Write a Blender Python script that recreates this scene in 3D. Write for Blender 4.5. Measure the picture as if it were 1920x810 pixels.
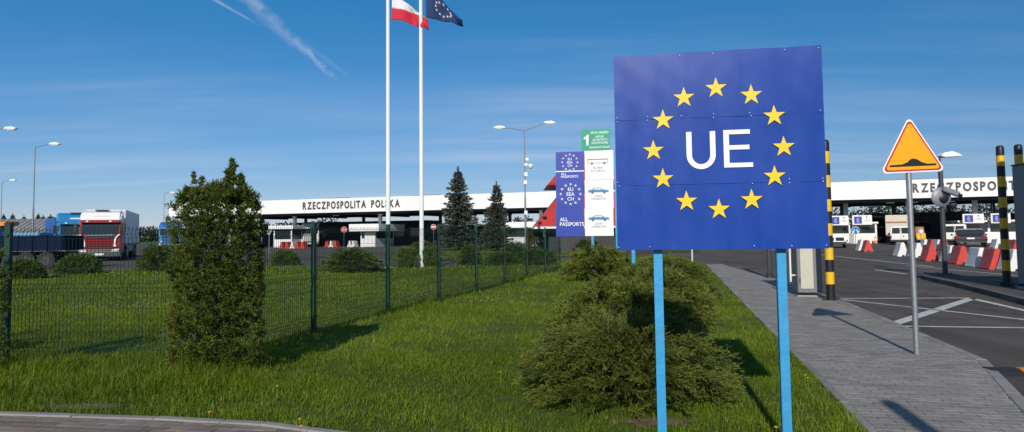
import bpy, bmesh, math, random
import numpy as np
from mathutils import Vector, Matrix

for o in list(bpy.data.objects): bpy.data.objects.remove(o)
S = bpy.context.scene
COL = S.collection
R = math.radians
rng = np.random.default_rng(7)
random.seed(7)

# ------------------------------------------------------------------ camera
F_PX, CX, CY, PH = 1280.0, 960.0, 363.0, 1.55     # focal length and principal point in photo pixels, eye height
PITCH, ROLL = math.atan(74.5 / 1280.0), 0.0122
FW = Vector((0, math.cos(PITCH), math.sin(PITCH)))
U0 = Vector((0, -math.sin(PITCH), math.cos(PITCH))); R0 = Vector((1, 0, 0))
UP = U0 * math.cos(ROLL) + R0 * math.sin(ROLL)
RT = R0 * math.cos(ROLL) - U0 * math.sin(ROLL)
EYE = Vector((0, 0, PH))
cam = bpy.data.cameras.new('camera'); cam_o = bpy.data.objects.new('camera', cam); COL.objects.link(cam_o)
mw = Matrix((RT, UP, -FW)).transposed().to_4x4(); mw.translation = EYE
cam_o.matrix_world = mw
cam.sensor_width = 36; cam.lens = F_PX / 1920 * 36; cam.shift_y = -(405 - CY) / 1920
cam.clip_start = 0.05; cam.clip_end = 6000
S.camera = cam_o

def ray(px, py): return (RT * ((px - CX) / F_PX) - UP * ((py - CY) / F_PX) + FW)
def G(px, py, z=0.0):                       # the point of a level plane seen at a photo pixel
    d = ray(px, py); return EYE + d * ((z - PH) / d.z)
def at(px, py, Y):                          # the point at distance Y in front of the camera seen at a pixel
    d = ray(px, py); return EYE + d * (Y / d.y)

# ------------------------------------------------------------------ sky and sun
SUN_EL, SUN_AZ = R(29.0), R(11.3)
SUNV = Vector((-math.sin(SUN_AZ) * math.cos(SUN_EL), -math.cos(SUN_AZ) * math.cos(SUN_EL), math.sin(SUN_EL)))
W = bpy.data.worlds.new('World'); S.world = W; W.use_nodes = True
nt = W.node_tree; nt.nodes.clear(); N = nt.nodes.new; LK = nt.links.new
def wm(op, a, b=None, c=None, clamp=False):
    n = N('ShaderNodeMath'); n.operation = op; n.use_clamp = clamp
    for i, x in enumerate((a, b, c)):
        if x is None: continue
        if isinstance(x, (int, float)): n.inputs[i].default_value = x
        else: LK(x, n.inputs[i])
    return n.outputs[0]
def wv(op, a, b=None):
    n = N('ShaderNodeVectorMath'); n.operation = op
    for i, x in enumerate((a, b)):
        if x is None: continue
        if isinstance(x, (tuple, list, Vector)): n.inputs[i].default_value = tuple(x)
        else: LK(x, n.inputs[i])
    return n.outputs['Value'] if op == 'DOT_PRODUCT' else n.outputs['Vector']
def wsmooth(x, a, b):
    n = N('ShaderNodeMapRange'); n.interpolation_type = 'SMOOTHSTEP'
    LK(x, n.inputs[0]); n.inputs[1].default_value = a; n.inputs[2].default_value = b
    return n.outputs[0]
def wnoise(vec, scale, detail=5, rough=.55):
    n = N('ShaderNodeTexNoise'); n.inputs['Scale'].default_value = scale; n.inputs['Detail'].default_value = detail
    n.inputs['Roughness'].default_value = rough; LK(vec, n.inputs['Vector']); return n.outputs['Fac']
sky = N('ShaderNodeTexSky'); sky.sky_type = 'NISHITA'; sky.sun_disc = False
sky.sun_elevation = SUN_EL; sky.sun_rotation = math.pi - SUN_AZ
sky.air_density = 1.0; sky.dust_density = 0.0; sky.ozone_density = 9.0; sky.altitude = 150
hs = N('ShaderNodeHueSaturation'); hs.inputs['Saturation'].default_value = 1.19; hs.inputs['Value'].default_value = 1.0
LK(sky.outputs[0], hs.inputs['Color'])
gm = N('ShaderNodeGamma'); gm.inputs[1].default_value = .7; LK(hs.outputs[0], gm.inputs[0])
tn = N('ShaderNodeMixRGB'); tn.blend_type = 'MULTIPLY'; tn.inputs[0].default_value = 1; tn.inputs[2].default_value = (1, .94, 1.02, 1); LK(gm.outputs[0], tn.inputs[1])
tc = N('ShaderNodeTexCoord'); dirv = wv('NORMALIZE', tc.outputs['Generated'])
sep = N('ShaderNodeSeparateXYZ'); LK(dirv, sep.inputs[0])
zz = wm('MAXIMUM', sep.outputs[2], 0.03); zz = wm('ADD', zz, 0.06)
cx = wm('DIVIDE', sep.outputs[0], zz); cy = wm('DIVIDE', sep.outputs[1], zz)
cmb = N('ShaderNodeCombineXYZ'); LK(cx, cmb.inputs[0]); LK(cy, cmb.inputs[1])
mp = N('ShaderNodeMapping'); mp.inputs['Rotation'].default_value = (0, 0, R(24)); mp.inputs['Scale'].default_value = (.14, .62, 1)
LK(cmb.outputs[0], mp.inputs[0])
cir = wnoise(mp.outputs[0], 1.1, 7, .6)
big = wnoise(cmb.outputs[0], 0.17, 2)
cirm = wm('MULTIPLY', wsmooth(cir, .40, .78), wsmooth(big, .34, .60))
cirm = wm('MULTIPLY', cirm, .50)
fine = wnoise(dirv, 38, 6, .62); fine2 = wnoise(dirv, 14, 4)
def contrail(p1, p2, w, amp, dens):
    a, b = ray(*p1).normalized(), ray(*p2).normalized()
    n = a.cross(b).normalized(); t = (b - a).normalized(); ta, tb = a.dot(t), b.dot(t)
    dd = wv('DOT_PRODUCT', dirv, n); dd = wm('ADD', dd, wm('MULTIPLY', wm('SUBTRACT', fine, .5), amp))
    dd = wm('ADD', dd, wm('MULTIPLY', wm('SUBTRACT', fine2, .5), amp * .8))
    al = wv('DOT_PRODUCT', dirv, t)
    taper = wsmooth(al, tb, tb - .14)
    ww = wm('MULTIPLY', w, wm('ADD', .35, wm('MULTIPLY', taper, .75)))
    band = wm('SUBTRACT', 1.0, wm('DIVIDE', wm('ABSOLUTE', dd), ww), clamp=True)
    band = wm('POWER', band, 0.8)
    ends = wm('MULTIPLY', wsmooth(al, tb + .012, tb - .03), wsmooth(al, ta - .5, ta - .2))
    tex = wsmooth(wm('ADD', wm('MULTIPLY', fine, .6), wm('MULTIPLY', fine2, .4)), .32, .68)
    return wm('MULTIPLY', wm('MULTIPLY', band, ends), wm('MULTIPLY', wm('ADD', .25, tex), dens))
c1 = contrail((470, 0), (632, 152), .011, .020, .30)
c2 = contrail((403, 0), (484, 46), .0048, .003, .34)
c3 = contrail((700, 178), (792, 247), .004, .003, .07)
cm = wm('MAXIMUM', wm('MAXIMUM', cirm, c1), wm('MAXIMUM', c2, c3), clamp=True)
mx = N('ShaderNodeMixRGB'); LK(cm, mx.inputs[0]); LK(tn.outputs[0], mx.inputs[1]); mx.inputs[2].default_value = (4.6, 4.9, 5.6, 1)
bg = N('ShaderNodeBackground'); LK(mx.outputs[0], bg.inputs[0]); bg.inputs[1].default_value = 0.15
wo = N('ShaderNodeOutputWorld'); LK(bg.outputs[0], wo.inputs[0])
sun = bpy.data.lights.new('sun', 'SUN'); sun.energy = 4.2; sun.angle = R(.53); sun.color = (1, .93, .82)
sun_o = bpy.data.objects.new('sun', sun); COL.objects.link(sun_o)
sun_o.rotation_euler = SUNV.to_track_quat('Z', 'Y').to_euler(); sun_o.location = (-10, -30, 40)
S.view_settings.view_transform = 'Standard'; S.view_settings.look = 'None'
S.view_settings.exposure = 0.0; S.view_settings.gamma = 1.0; S.view_settings.use_curve_mapping = False
S.render.engine = 'CYCLES'

# ------------------------------------------------------------------ materials
MATS = {}
def mat(name, col, rough=.6, metal=0.0, var=.10, scale=5.0, bump=0.0, bscale=40.0, coat=0.0, spec=.5, emit=None, dirt=0.0):
    if name in MATS: return MATS[name]
    m = bpy.data.materials.new(name); m.use_nodes = True; t = m.node_tree; b = t.nodes['Principled BSDF']
    b.inputs['Roughness'].default_value = rough; b.inputs['Metallic'].default_value = metal
    b.inputs['Coat Weight'].default_value = coat; b.inputs['Specular IOR Level'].default_value = spec
    co = t.nodes.new('ShaderNodeTexCoord')
    nz = t.nodes.new('ShaderNodeTexNoise'); nz.inputs['Scale'].default_value = scale; nz.inputs['Detail'].default_value = 6
    nz.inputs['Roughness'].default_value = .65
    t.links.new(co.outputs['Object'], nz.inputs['Vector'])
    rp = t.nodes.new('ShaderNodeValToRGB'); e = rp.color_ramp.elements
    e[0].position = .3; e[1].position = .7
    e[0].color = tuple(max(0, c * (1 - var)) for c in col[:3]) + (1,)
    e[1].color = tuple(min(1, c * (1 + var)) for c in col[:3]) + (1,)
    t.links.new(nz.outputs['Fac'], rp.inputs[0]); out = rp.outputs[0]
    if dirt:
        n3 = t.nodes.new('ShaderNodeTexNoise'); n3.inputs['Scale'].default_value = scale * .35; n3.inputs['Detail'].default_value = 8
        t.links.new(co.outputs['Object'], n3.inputs['Vector'])
        r3 = t.nodes.new('ShaderNodeMapRange'); r3.inputs[1].default_value = .48; r3.inputs[2].default_value = .75; r3.inputs[4].default_value = dirt
        t.links.new(n3.outputs['Fac'], r3.inputs[0])
        mxr = t.nodes.new('ShaderNodeMixRGB'); mxr.inputs[2].default_value = (.14, .12, .09, 1)
        t.links.new(r3.outputs[0], mxr.inputs[0]); t.links.new(out, mxr.inputs[1]); out = mxr.outputs[0]
    t.links.new(out, b.inputs['Base Color'])
    if bump:
        n2 = t.nodes.new('ShaderNodeTexNoise'); n2.inputs['Scale'].default_value = bscale; n2.inputs['Detail'].default_value = 5
        t.links.new(co.outputs['Object'], n2.inputs['Vector'])
        bp = t.nodes.new('ShaderNodeBump'); bp.inputs['Strength'].default_value = bump; bp.inputs['Distance'].default_value = .02
        t.links.new(n2.outputs['Fac'], bp.inputs['Height']); t.links.new(bp.outputs[0], b.inputs['Normal'])
    MATS[name] = m; return m

def leaf_mat(name, dark, light, trans=.3, rough=.55, spec=.3, dry=None):
    m = bpy.data.materials.new(name); m.use_nodes = True; t = m.node_tree; t.nodes.clear()
    at_ = t.nodes.new('ShaderNodeAttribute'); at_.attribute_name = 'tint'
    oi = t.nodes.new('ShaderNodeObjectInfo')
    rp = t.nodes.new('ShaderNodeValToRGB'); rp.color_ramp.elements[0].color = tuple(dark) + (1,); rp.color_ramp.elements[1].color = tuple(light) + (1,)
    if dry:
        rp.color_ramp.elements[1].position = .92; e = rp.color_ramp.elements.new(.97); e.color = tuple(dry) + (1,)
    t.links.new(at_.outputs['Fac'], rp.inputs[0])
    hv = t.nodes.new('ShaderNodeHueSaturation')
    mr = t.nodes.new('ShaderNodeMapRange'); mr.inputs[3].default_value = .85; mr.inputs[4].default_value = 1.15
    t.links.new(oi.outputs['Random'], mr.inputs[0]); t.links.new(mr.outputs[0], hv.inputs['Value']); t.links.new(rp.outputs[0], hv.inputs['Color'])
    b = t.nodes.new('ShaderNodeBsdfPrincipled'); b.inputs['Roughness'].default_value = rough; b.inputs['Specular IOR Level'].default_value = spec
    tr = t.nodes.new('ShaderNodeBsdfTranslucent'); ms = t.nodes.new('ShaderNodeMixShader'); ms.inputs[0].default_value = trans
    o = t.nodes.new('ShaderNodeOutputMaterial')
    t.links.new(hv.outputs[0], b.inputs['Base Color']); t.links.new(hv.outputs[0], tr.inputs['Color'])
    t.links.new(b.outputs[0], ms.inputs[1]); t.links.new(tr.outputs[0], ms.inputs[2]); t.links.new(ms.outputs[0], o.inputs[0])
    MATS[name] = m; return m

def piece_mat(name, c0, c1, rough=.85, bump=.35, bscale=90, stain=(.06, .055, .05)):   # paving pieces: a tone per piece
    m = bpy.data.materials.new(name); m.use_nodes = True; t = m.node_tree; b = t.nodes['Principled BSDF']; b.inputs['Roughness'].default_value = rough; b.inputs['Specular IOR Level'].default_value = .2
    a = t.nodes.new('ShaderNodeAttribute'); a.attribute_name = 'tint'; oi = t.nodes.new('ShaderNodeObjectInfo')
    ad = t.nodes.new('ShaderNodeMath'); ad.operation = 'ADD'; fr = t.nodes.new('ShaderNodeMath'); fr.operation = 'FRACT'
    t.links.new(a.outputs['Fac'], ad.inputs[0]); t.links.new(oi.outputs['Random'], ad.inputs[1]); t.links.new(ad.outputs[0], fr.inputs[0])
    rp = t.nodes.new('ShaderNodeValToRGB'); rp.color_ramp.elements[0].color = c0 + (1,); rp.color_ramp.elements[1].color = c1 + (1,)
    t.links.new(fr.outputs[0], rp.inputs[0])
    ge = t.nodes.new('ShaderNodeNewGeometry')
    n = t.nodes.new('ShaderNodeTexNoise'); n.inputs['Scale'].default_value = 2.3; n.inputs['Detail'].default_value = 8; n.inputs['Roughness'].default_value = .7
    t.links.new(ge.outputs['Position'], n.inputs['Vector'])
    mr = t.nodes.new('ShaderNodeMapRange'); mr.inputs[1].default_value = .45; mr.inputs[2].default_value = .8; mr.inputs[4].default_value = .55
    t.links.new(n.outputs['Fac'], mr.inputs[0])
    mxn = t.nodes.new('ShaderNodeMixRGB'); mxn.inputs[2].default_value = stain + (1,)
    t.links.new(mr.outputs[0], mxn.inputs[0]); t.links.new(rp.outputs[0], mxn.inputs[1]); t.links.new(mxn.outputs[0], b.inputs['Base Color'])
    n2 = t.nodes.new('ShaderNodeTexNoise'); n2.inputs['Scale'].default_value = bscale; n2.inputs['Detail'].default_value = 4
    t.links.new(ge.outputs['Position'], n2.inputs['Vector'])
    bp = t.nodes.new('ShaderNodeBump'); bp.inputs['Strength'].default_value = bump; bp.inputs['Distance'].default_value = .01
    t.links.new(n2.outputs['Fac'], bp.inputs['Height']); t.links.new(bp.outputs[0], b.inputs['Normal'])
    MATS[name] = m; return m

def ground_mat(name, c0, c1, c2, s1, s2, bump=.5, bscale=120, rough=.9, speck=None):
    m = bpy.data.materials.new(name); m.use_nodes = True; t = m.node_tree; b = t.nodes['Principled BSDF']; b.inputs['Roughness'].default_value = rough; b.inputs['Specular IOR Level'].default_value = .15
    ge = t.nodes.new('ShaderNodeNewGeometry')
    def nz(s, d=8, ro=.65):
        n = t.nodes.new('ShaderNodeTexNoise'); n.inputs['Scale'].default_value = s; n.inputs['Detail'].default_value = d; n.inputs['Roughness'].default_value = ro
        t.links.new(ge.outputs['Position'], n.inputs['Vector']); return n.outputs['Fac']
    rp = t.nodes.new('ShaderNodeValToRGB'); rp.color_ramp.elements[0].position = .32; rp.color_ramp.elements[1].position = .68
    rp.color_ramp.elements[0].color = c0 + (1,); rp.color_ramp.elements[1].color = c1 + (1,)
    t.links.new(nz(s1), rp.inputs[0])
    mr = t.nodes.new('ShaderNodeMapRange'); mr.inputs[1].default_value = .5; mr.inputs[2].default_value = .72; mr.inputs[4].default_value = .8
    t.links.new(nz(s2), mr.inputs[0])
    mxn = t.nodes.new('ShaderNodeMixRGB'); mxn.inputs[2].default_value = c2 + (1,)
    t.links.new(mr.outputs[0], mxn.inputs[0]); t.links.new(rp.outputs[0], mxn.inputs[1]); out = mxn.outputs[0]
    if speck:
        m2 = t.nodes.new('ShaderNodeMixRGB'); m2.blend_type = 'MULTIPLY'; m2.inputs[0].default_value = speck
        r2 = t.nodes.new('ShaderNodeValToRGB'); r2.color_ramp.elements[0].position = .35; r2.color_ramp.elements[1].position = .62
        r2.color_ramp.elements[0].color = (.45, .45, .45, 1); r2.color_ramp.elements[1].color = (1.3, 1.3, 1.3, 1)
        t.links.new(nz(160, 3), r2.inputs[0]); t.links.new(out, m2.inputs[1]); t.links.new(r2.outputs[0], m2.inputs[2]); out = m2.outputs[0]
    t.links.new(out, b.inputs['Base Color'])
    bp = t.nodes.new('ShaderNodeBump'); bp.inputs['Strength'].default_value = bump; bp.inputs['Distance'].default_value = .02
    t.links.new(nz(bscale, 4), bp.inputs['Height']); t.links.new(bp.outputs[0], b.inputs['Normal'])
    MATS[name] = m; return m

def sheet_metal(name, col, dent=.25):          # painted sign sheet: satin, gently dented, faint streaks
    m = bpy.data.materials.new(name); m.use_nodes = True; t = m.node_tree; b = t.nodes['Principled BSDF']
    b.inputs['Roughness'].default_value = .38; b.inputs['Specular IOR Level'].default_value = .33
    co = t.nodes.new('ShaderNodeTexCoord')
    mpn = t.nodes.new('ShaderNodeMapping'); mpn.inputs['Scale'].default_value = (3.5, 3.5, 1.2); t.links.new(co.outputs['Object'], mpn.inputs[0])
    n1 = t.nodes.new('ShaderNodeTexNoise'); n1.inputs['Scale'].default_value = 1.6; n1.inputs['Detail'].default_value = 7; t.links.new(mpn.outputs[0], n1.inputs['Vector'])
    rp = t.nodes.new('ShaderNodeValToRGB'); rp.color_ramp.elements[0].position = .3; rp.color_ramp.elements[1].position = .72
    rp.color_ramp.elements[0].color = tuple(c * .92 for c in col) + (1,); rp.color_ramp.elements[1].color = tuple(min(1, c * 1.08 + .006) for c in col) + (1,)
    t.links.new(n1.outputs['Fac'], rp.inputs[0]); t.links.new(rp.outputs[0], b.inputs['Base Color'])
    n2 = t.nodes.new('ShaderNodeTexNoise'); n2.inputs['Scale'].default_value = 2.6; n2.inputs['Detail'].default_value = 2; t.links.new(co.outputs['Object'], n2.inputs['Vector'])
    bp = t.nodes.new('ShaderNodeBump'); bp.inputs['Strength'].default_value = dent; bp.inputs['Distance'].default_value = .12
    t.links.new(n2.outputs['Fac'], bp.inputs['Height']); t.links.new(bp.outputs[0], b.inputs['Normal'])
    rr = t.nodes.new('ShaderNodeMapRange'); rr.inputs[3].default_value = .24; rr.inputs[4].default_value = .40
    t.links.new(n1.outputs['Fac'], rr.inputs[0]); t.links.new(rr.outputs[0], b.inputs['Roughness'])
    MATS[name] = m; return m

white = mat('white_paint', (.78, .78, .77), .45, var=.04, dirt=.12)
fascia_w = mat('fascia_white', (.80, .80, .79), .5, var=.03, scale=.6, dirt=.08)
offwhite = mat('off_white', (.6, .6, .56), .55, var=.06, dirt=.15)
black = mat('black_paint', (.012, .012, .013), .45, var=.2)
dark = mat('dark_metal', (.03, .032, .036), .5, var=.2)
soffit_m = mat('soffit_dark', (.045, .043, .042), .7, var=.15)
rubber = mat('rubber', (.018, .018, .018), .8, var=.2)
red = mat('red_paint', (.5, .03, .025), .4, var=.1)
barrier_red = mat('barrier_red', (.55, .045, .03), .5, var=.12, dirt=.25)
barrier_white = mat('barrier_white', (.72, .71, .68), .5, var=.06, dirt=.3)
yellow = mat('yellow_paint', (.75, .45, .01), .5, var=.08, dirt=.12)
sign_yellow = mat('sign_yellow', (.85, .38, .008), .4, var=.04, scale=14)
sign_red = mat('sign_red', (.55, .02, .015), .4, var=.05)
star_y = mat('star_yellow', (.85, .56, .01), .4, var=.04)
letter_w = mat('letter_white', (.82, .82, .82), .45, var=.02)
cyan = mat('cyan_post', (.035, .30, .58), .42, var=.10, scale=9, dirt=.15, bump=.15, bscale=30)
cyan_dark = mat('cyan_post_end', (.015, .06, .12), .5)
grey_box = mat('grey_cabinet', (.17, .17, .185), .5, var=.06, dirt=.1)
beige = mat('beige_panel', (.5, .47, .39), .55, var=.05, dirt=.15)
galv = mat('galvanised', (.42, .43, .44), .42, metal=.75, var=.14, scale=18)
lampgrey = mat('lamp_grey', (.22, .24, .27), .5, metal=.2, var=.1)
poledark = mat('pole_graphite', (.045, .05, .058), .45, var=.1)
polewhite = mat('pole_white', (.8, .8, .8), .35, var=.03)
green_f = mat('fence_green', (.004, .040, .027), .5, var=.15, scale=8)
glass = mat('dark_glass', (.02, .03, .032), .06, var=.15, spec=.8)
truck_red = mat('truck_red', (.30, .015, .02), .3, var=.06, coat=.5)
truck_white = mat('truck_white', (.78, .77, .72), .35, var=.03, coat=.3)
trailer_w = mat('trailer_white', (.72, .73, .75), .5, var=.04, dirt=.15)
truck_blue = mat('truck_blue', (.02, .20, .45), .35, var=.08, coat=.4)
tarp_blue = mat('tarp_blue', (.008, .11, .42), .5, var=.12, scale=2, bump=.3, bscale=3)
navy = mat('navy_panel', (.003, .010, .035), .7, spec=.1, var=.2)
sky_blue = mat('pale_blue_paint', (.10, .34, .52), .45, var=.1)
chrome = mat('chrome', (.7, .7, .7), .2, metal=1, var=.02)
lamp_glass = mat('lamp_glass', (.75, .76, .78), .15, var=.03)
tail_red = mat('tail_light', (.4, .01, .01), .2, var=.05, coat=.5)
suv = mat('suv_dark', (.035, .02, .028), .25, var=.05, coat=.6)
road_line = mat('road_line', (.52, .51, .48), .8, var=.22, scale=9, dirt=.55)
panel_blue = mat('board_blue', (.022, .052, .36), .4, var=.08, scale=3)
info_white = mat('board_white', (.78, .78, .78), .45, var=.03)
info_green = mat('board_green', (.005, .30, .17), .4, var=.06)
info_ink = mat('board_ink', (.12, .13, .15), .6)
info_cyan = mat('board_pictogram_blue', (.05, .22, .42), .5)
round_blue = mat('round_sign_blue', (.01, .16, .5), .4)
roof_red = mat('roof_red', (.42, .03, .022), .5, var=.10, scale=2)
corrug = mat('corrugated_grey', (.2, .2, .21), .7, var=.2, scale=1.2, dirt=.3)
orange = mat('orange_sheet', (.7, .22, .02), .6)
bark = mat('bark', (.045, .035, .025), .9, var=.3, scale=12, bump=.6)
stem_m = mat('dandelion_stem', (.12, .22, .05), .6)
dand = mat('dandelion_yellow', (.85, .55, .01), .7)
flag_white = mat('flag_white', (.72, .68, .72), .8, var=.03)
flag_red = mat('flag_red', (.55, .015, .04), .8, var=.06)
flag_blue = mat('flag_blue', (.006, .03, .12), .8, var=.1)
concrete = mat('concrete', (.34, .33, .31), .9, var=.15, scale=9, bump=.3, bscale=60, dirt=.35)
blue_sheet = sheet_metal('sign_blue_sheet', (.004, .046, .30), .02)
juniper_m = leaf_mat('juniper_needles', (.030, .050, .009), (.27, .31, .05), .25)
juniper_m2 = leaf_mat('juniper_needles_far', (.035, .058, .012), (.20, .25, .045), .25)
thuja_m = leaf_mat('thuja_scales', (.018, .040, .006), (.185, .225, .028), .25)
spruce_m = leaf_mat('spruce_needles', (.022, .033, .025), (.11, .125, .10), .12)
shrub_m = leaf_mat('shrub_leaves', (.025, .055, .010), (.14, .21, .035), .25)
olive_m = leaf_mat('olive_leaves', (.05, .06, .015), (.17, .16, .035), .25)
wood_m = leaf_mat('far_leaves', (.02, .03, .018), (.06, .075, .04), .15)
grass_m = leaf_mat('grass_blades', (.058, .105, .004), (.205, .275, .018), .32, rough=.55, spec=.2, dry=(.34, .29, .11))
brick_m = piece_mat('paving_grey', (.215, .198, .180), (.285, .264, .242), bump=.25, stain=(.088, .08, .075))
brick_m2 = piece_mat('paving_brown', (.15, .12, .105), (.24, .20, .175), stain=(.10, .08, .06))
kerb_m = piece_mat('kerb_concrete', (.22, .205, .19), (.29, .275, .255), stain=(.10, .085, .07))
asphalt_m = ground_mat('asphalt', (.092, .078, .069), (.128, .110, .097), (.077, .067, .059), .5, .16, .5, 260, .9, speck=.45)

def wear(m, along):
    t = m.node_tree; b = t.nodes['Principled BSDF']; src = b.inputs['Base Color'].links[0].from_socket
    ge = t.nodes.new('ShaderNodeNewGeometry'); mp_ = t.nodes.new('ShaderNodeMapping'); mp_.inputs['Rotation'].default_value = (0, 0, along); mp_.inputs['Scale'].default_value = (1.6, .05, 1)
    t.links.new(ge.outputs['Position'], mp_.inputs[0]); n = t.nodes.new('ShaderNodeTexNoise'); n.inputs['Scale'].default_value = 1.0; n.inputs['Detail'].default_value = 7; t.links.new(mp_.outputs[0], n.inputs['Vector'])
    r = t.nodes.new('ShaderNodeValToRGB'); r.color_ramp.elements[0].position = .35; r.color_ramp.elements[0].color = (.72, .72, .72, 1); r.color_ramp.elements[1].position = .65; r.color_ramp.elements[1].color = (1.18, 1.17, 1.16, 1); t.links.new(n.outputs['Fac'], r.inputs[0])
    mu = t.nodes.new('ShaderNodeMixRGB'); mu.blend_type = 'MULTIPLY'; mu.inputs[0].default_value = .8; t.links.new(src, mu.inputs[1]); t.links.new(r.outputs[0], mu.inputs[2])
    vo = t.nodes.new('ShaderNodeTexVoronoi'); vo.feature = 'DISTANCE_TO_EDGE'; vo.inputs['Scale'].default_value = .22; n2 = t.nodes.new('ShaderNodeTexNoise'); n2.inputs['Scale'].default_value = 1.3; n2.inputs['Detail'].default_value = 5; t.links.new(ge.outputs['Position'], n2.inputs['Vector'])
    av = t.nodes.new('ShaderNodeVectorMath'); av.operation = 'ADD'; t.links.new(ge.outputs['Position'], av.inputs[0]); t.links.new(n2.outputs['Color'], av.inputs[1]); t.links.new(av.outputs[0], vo.inputs['Vector'])
    mr = t.nodes.new('ShaderNodeMapRange'); mr.inputs[1].default_value = .0; mr.inputs[2].default_value = .006; mr.inputs[3].default_value = .45; mr.inputs[4].default_value = 1.0; t.links.new(vo.outputs['Distance'], mr.inputs[0])
    m3 = t.nodes.new('ShaderNodeMixRGB'); m3.blend_type = 'MULTIPLY'; m3.inputs[0].default_value = 1; t.links.new(mu.outputs[0], m3.inputs[1]); t.links.new(mr.outputs[0], m3.inputs[2]); t.links.new(m3.outputs[0], b.inputs['Base Color'])
wear(asphalt_m, R(13))
joint_m = ground_mat('joint_sand', (.075, .07, .067), (.11, .10, .095), (.06, .055, .05), 3, 1, .3)
lawn_m = ground_mat('lawn_soil_and_thatch', (.045, .075, .010), (.085, .125, .02), (.11, .10, .04), 2.2, .6, .8, 60)
field_m = ground_mat('field', (.05, .08, .02), (.09, .12, .035), (.12, .11, .05), .05, .02, .4, 4)
soil_m = ground_mat('bare_soil', (.12, .085, .055), (.20, .15, .10), (.07, .05, .035), 9, 3, .8, 60)
kerb_dark_m = piece_mat('kerb_shaded', (.11, .105, .10), (.14, .135, .13))  # darker kerb tone, the shadow over the island put into the colour
wire_m = mat('fence_wire', (.003, .026, .017), .6, var=.15, scale=8, spec=.15)
# ------------------------------------------------------------------ helpers
def link(o, parent=None):
    COL.objects.link(o)
    if parent is not None: o.parent = parent
    return o
def tag(o, label=None, cat=None, group=None, kind=None):
    if label: o['label'] = label
    if cat: o['category'] = cat
    if group: o['group'] = group
    if kind: o['kind'] = kind
    return o
def thing(name, label, cat, loc=(0, 0, 0), rz=0.0, group=None):
    o = bpy.data.objects.new(name, None); COL.objects.link(o); o.empty_display_size = .2
    o.location = loc; o.rotation_euler = (0, 0, rz)
    return tag(o, label, cat, group)
def copy_tree(o, parent=None):
    c = o.copy(); link(c, parent)
    for ch in o.children: copy_tree(ch, c)
    return c

class MB:
    """collects simple shapes; build() links them as one mesh object"""
    def __init__(s): s.v = []; s.f = []; s.mi = []
    def add(s, vs, fs, mi=0):
        b = len(s.v); s.v += [tuple(p) for p in vs]; s.f += [tuple(i + b for i in f) for f in fs]; s.mi += [mi] * len(fs); return s
    def box(s, c, d, mi=0, rz=0.0, m=None):
        x, y, z = d[0] / 2, d[1] / 2, d[2] / 2
        vs = [Vector((i * x, j * y, k * z)) for i in (-1, 1) for j in (-1, 1) for k in (-1, 1)]
        if rz: q = Matrix.Rotation(rz, 3, 'Z'); vs = [q @ v for v in vs]
        if m is not None: vs = [m @ v for v in vs]
        c = Vector(c); vs = [v + c for v in vs]
        return s.add(vs, [(0, 1, 3, 2), (4, 6, 7, 5), (0, 4, 5, 1), (2, 3, 7, 6), (0, 2, 6, 4), (1, 5, 7, 3)], mi)
    def prism(s, poly, a, b, axis='y', mi=0):          # a 2D outline pushed from a to b along an axis
        n = len(poly)
        def P(u, w, t): return {'y': (u, t, w), 'x': (t, u, w), 'z': (u, w, t)}[axis]
        vs = [P(u, w, a) for u, w in poly] + [P(u, w, b) for u, w in poly]
        fs = [tuple(range(n)), tuple(range(2 * n - 1, n - 1, -1))] + [(i, i + n, (i + 1) % n + n, (i + 1) % n) for i in range(n)]
        return s.add(vs, fs, mi)
    def cyl(s, p0, p1, r0, r1=None, n=12, mi=0, caps=True):
        p0, p1 = Vector(p0), Vector(p1); r1 = r0 if r1 is None else r1
        d = (p1 - p0).normalized(); a = d.orthogonal().normalized(); b = d.cross(a)
        vs = []
        for p, r in ((p0, r0), (p1, r1)):
            vs += [p + (a * math.cos(2 * math.pi * i / n) + b * math.sin(2 * math.pi * i / n)) * r for i in range(n)]
        fs = [(i, (i + 1) % n, (i + 1) % n + n, i + n) for i in range(n)]
        if caps: fs += [tuple(range(n - 1, -1, -1)), tuple(range(n, 2 * n))]
        return s.add(vs, fs, mi)
    def tube(s, pts, r, n=6, mi=0):
        for a, b in zip(pts[:-1], pts[1:]): s.cyl(a, b, r, r, n, mi)
        return s
    def lathe(s, prof, n=20, c=(0, 0, 0), mi=0, axis='z'):
        vs = []; c = Vector(c)
        for r, h in prof:
            for i in range(n):
                a = 2 * math.pi * i / n
                p = (r * math.cos(a), r * math.sin(a), h) if axis == 'z' else (r * math.cos(a), h, r * math.sin(a))
                vs.append(Vector(p) + c)
        fs = [(k * n + i, k * n + (i + 1) % n, (k + 1) * n + (i + 1) % n, (k + 1) * n + i) for k in range(len(prof) - 1) for i in range(n)]
        fs += [tuple(range(n - 1, -1, -1)), tuple(range((len(prof) - 1) * n, len(prof) * n))]
        return s.add(vs, fs, mi)
    def build(s, name, mats, parent=None, smooth=False, bevel=0.0, seg=2):
        me = bpy.data.meshes.new(name); me.from_pydata(s.v, [], s.f)
        for m in (mats if isinstance(mats, (list, tuple)) else [mats]): me.materials.append(m)
        me.polygons.foreach_set('material_index', s.mi)
        bm = bmesh.new(); bm.from_mesh(me); bmesh.ops.recalc_face_normals(bm, faces=bm.faces)
        if bevel: bmesh.ops.bevel(bm, geom=[e for e in bm.edges if len(e.link_faces) == 2 and e.calc_face_angle(0) > .6] , offset=bevel, segments=seg, affect='EDGES', clamp_overlap=True)
        bm.to_mesh(me); bm.free()
        if smooth:
            me.polygons.foreach_set('use_smooth', [True] * len(me.polygons)); 
            try: me.set_sharp_from_angle(angle=R(38))
            except Exception: pass
        me.update()
        return link(bpy.data.objects.new(name, me), parent)

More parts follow.
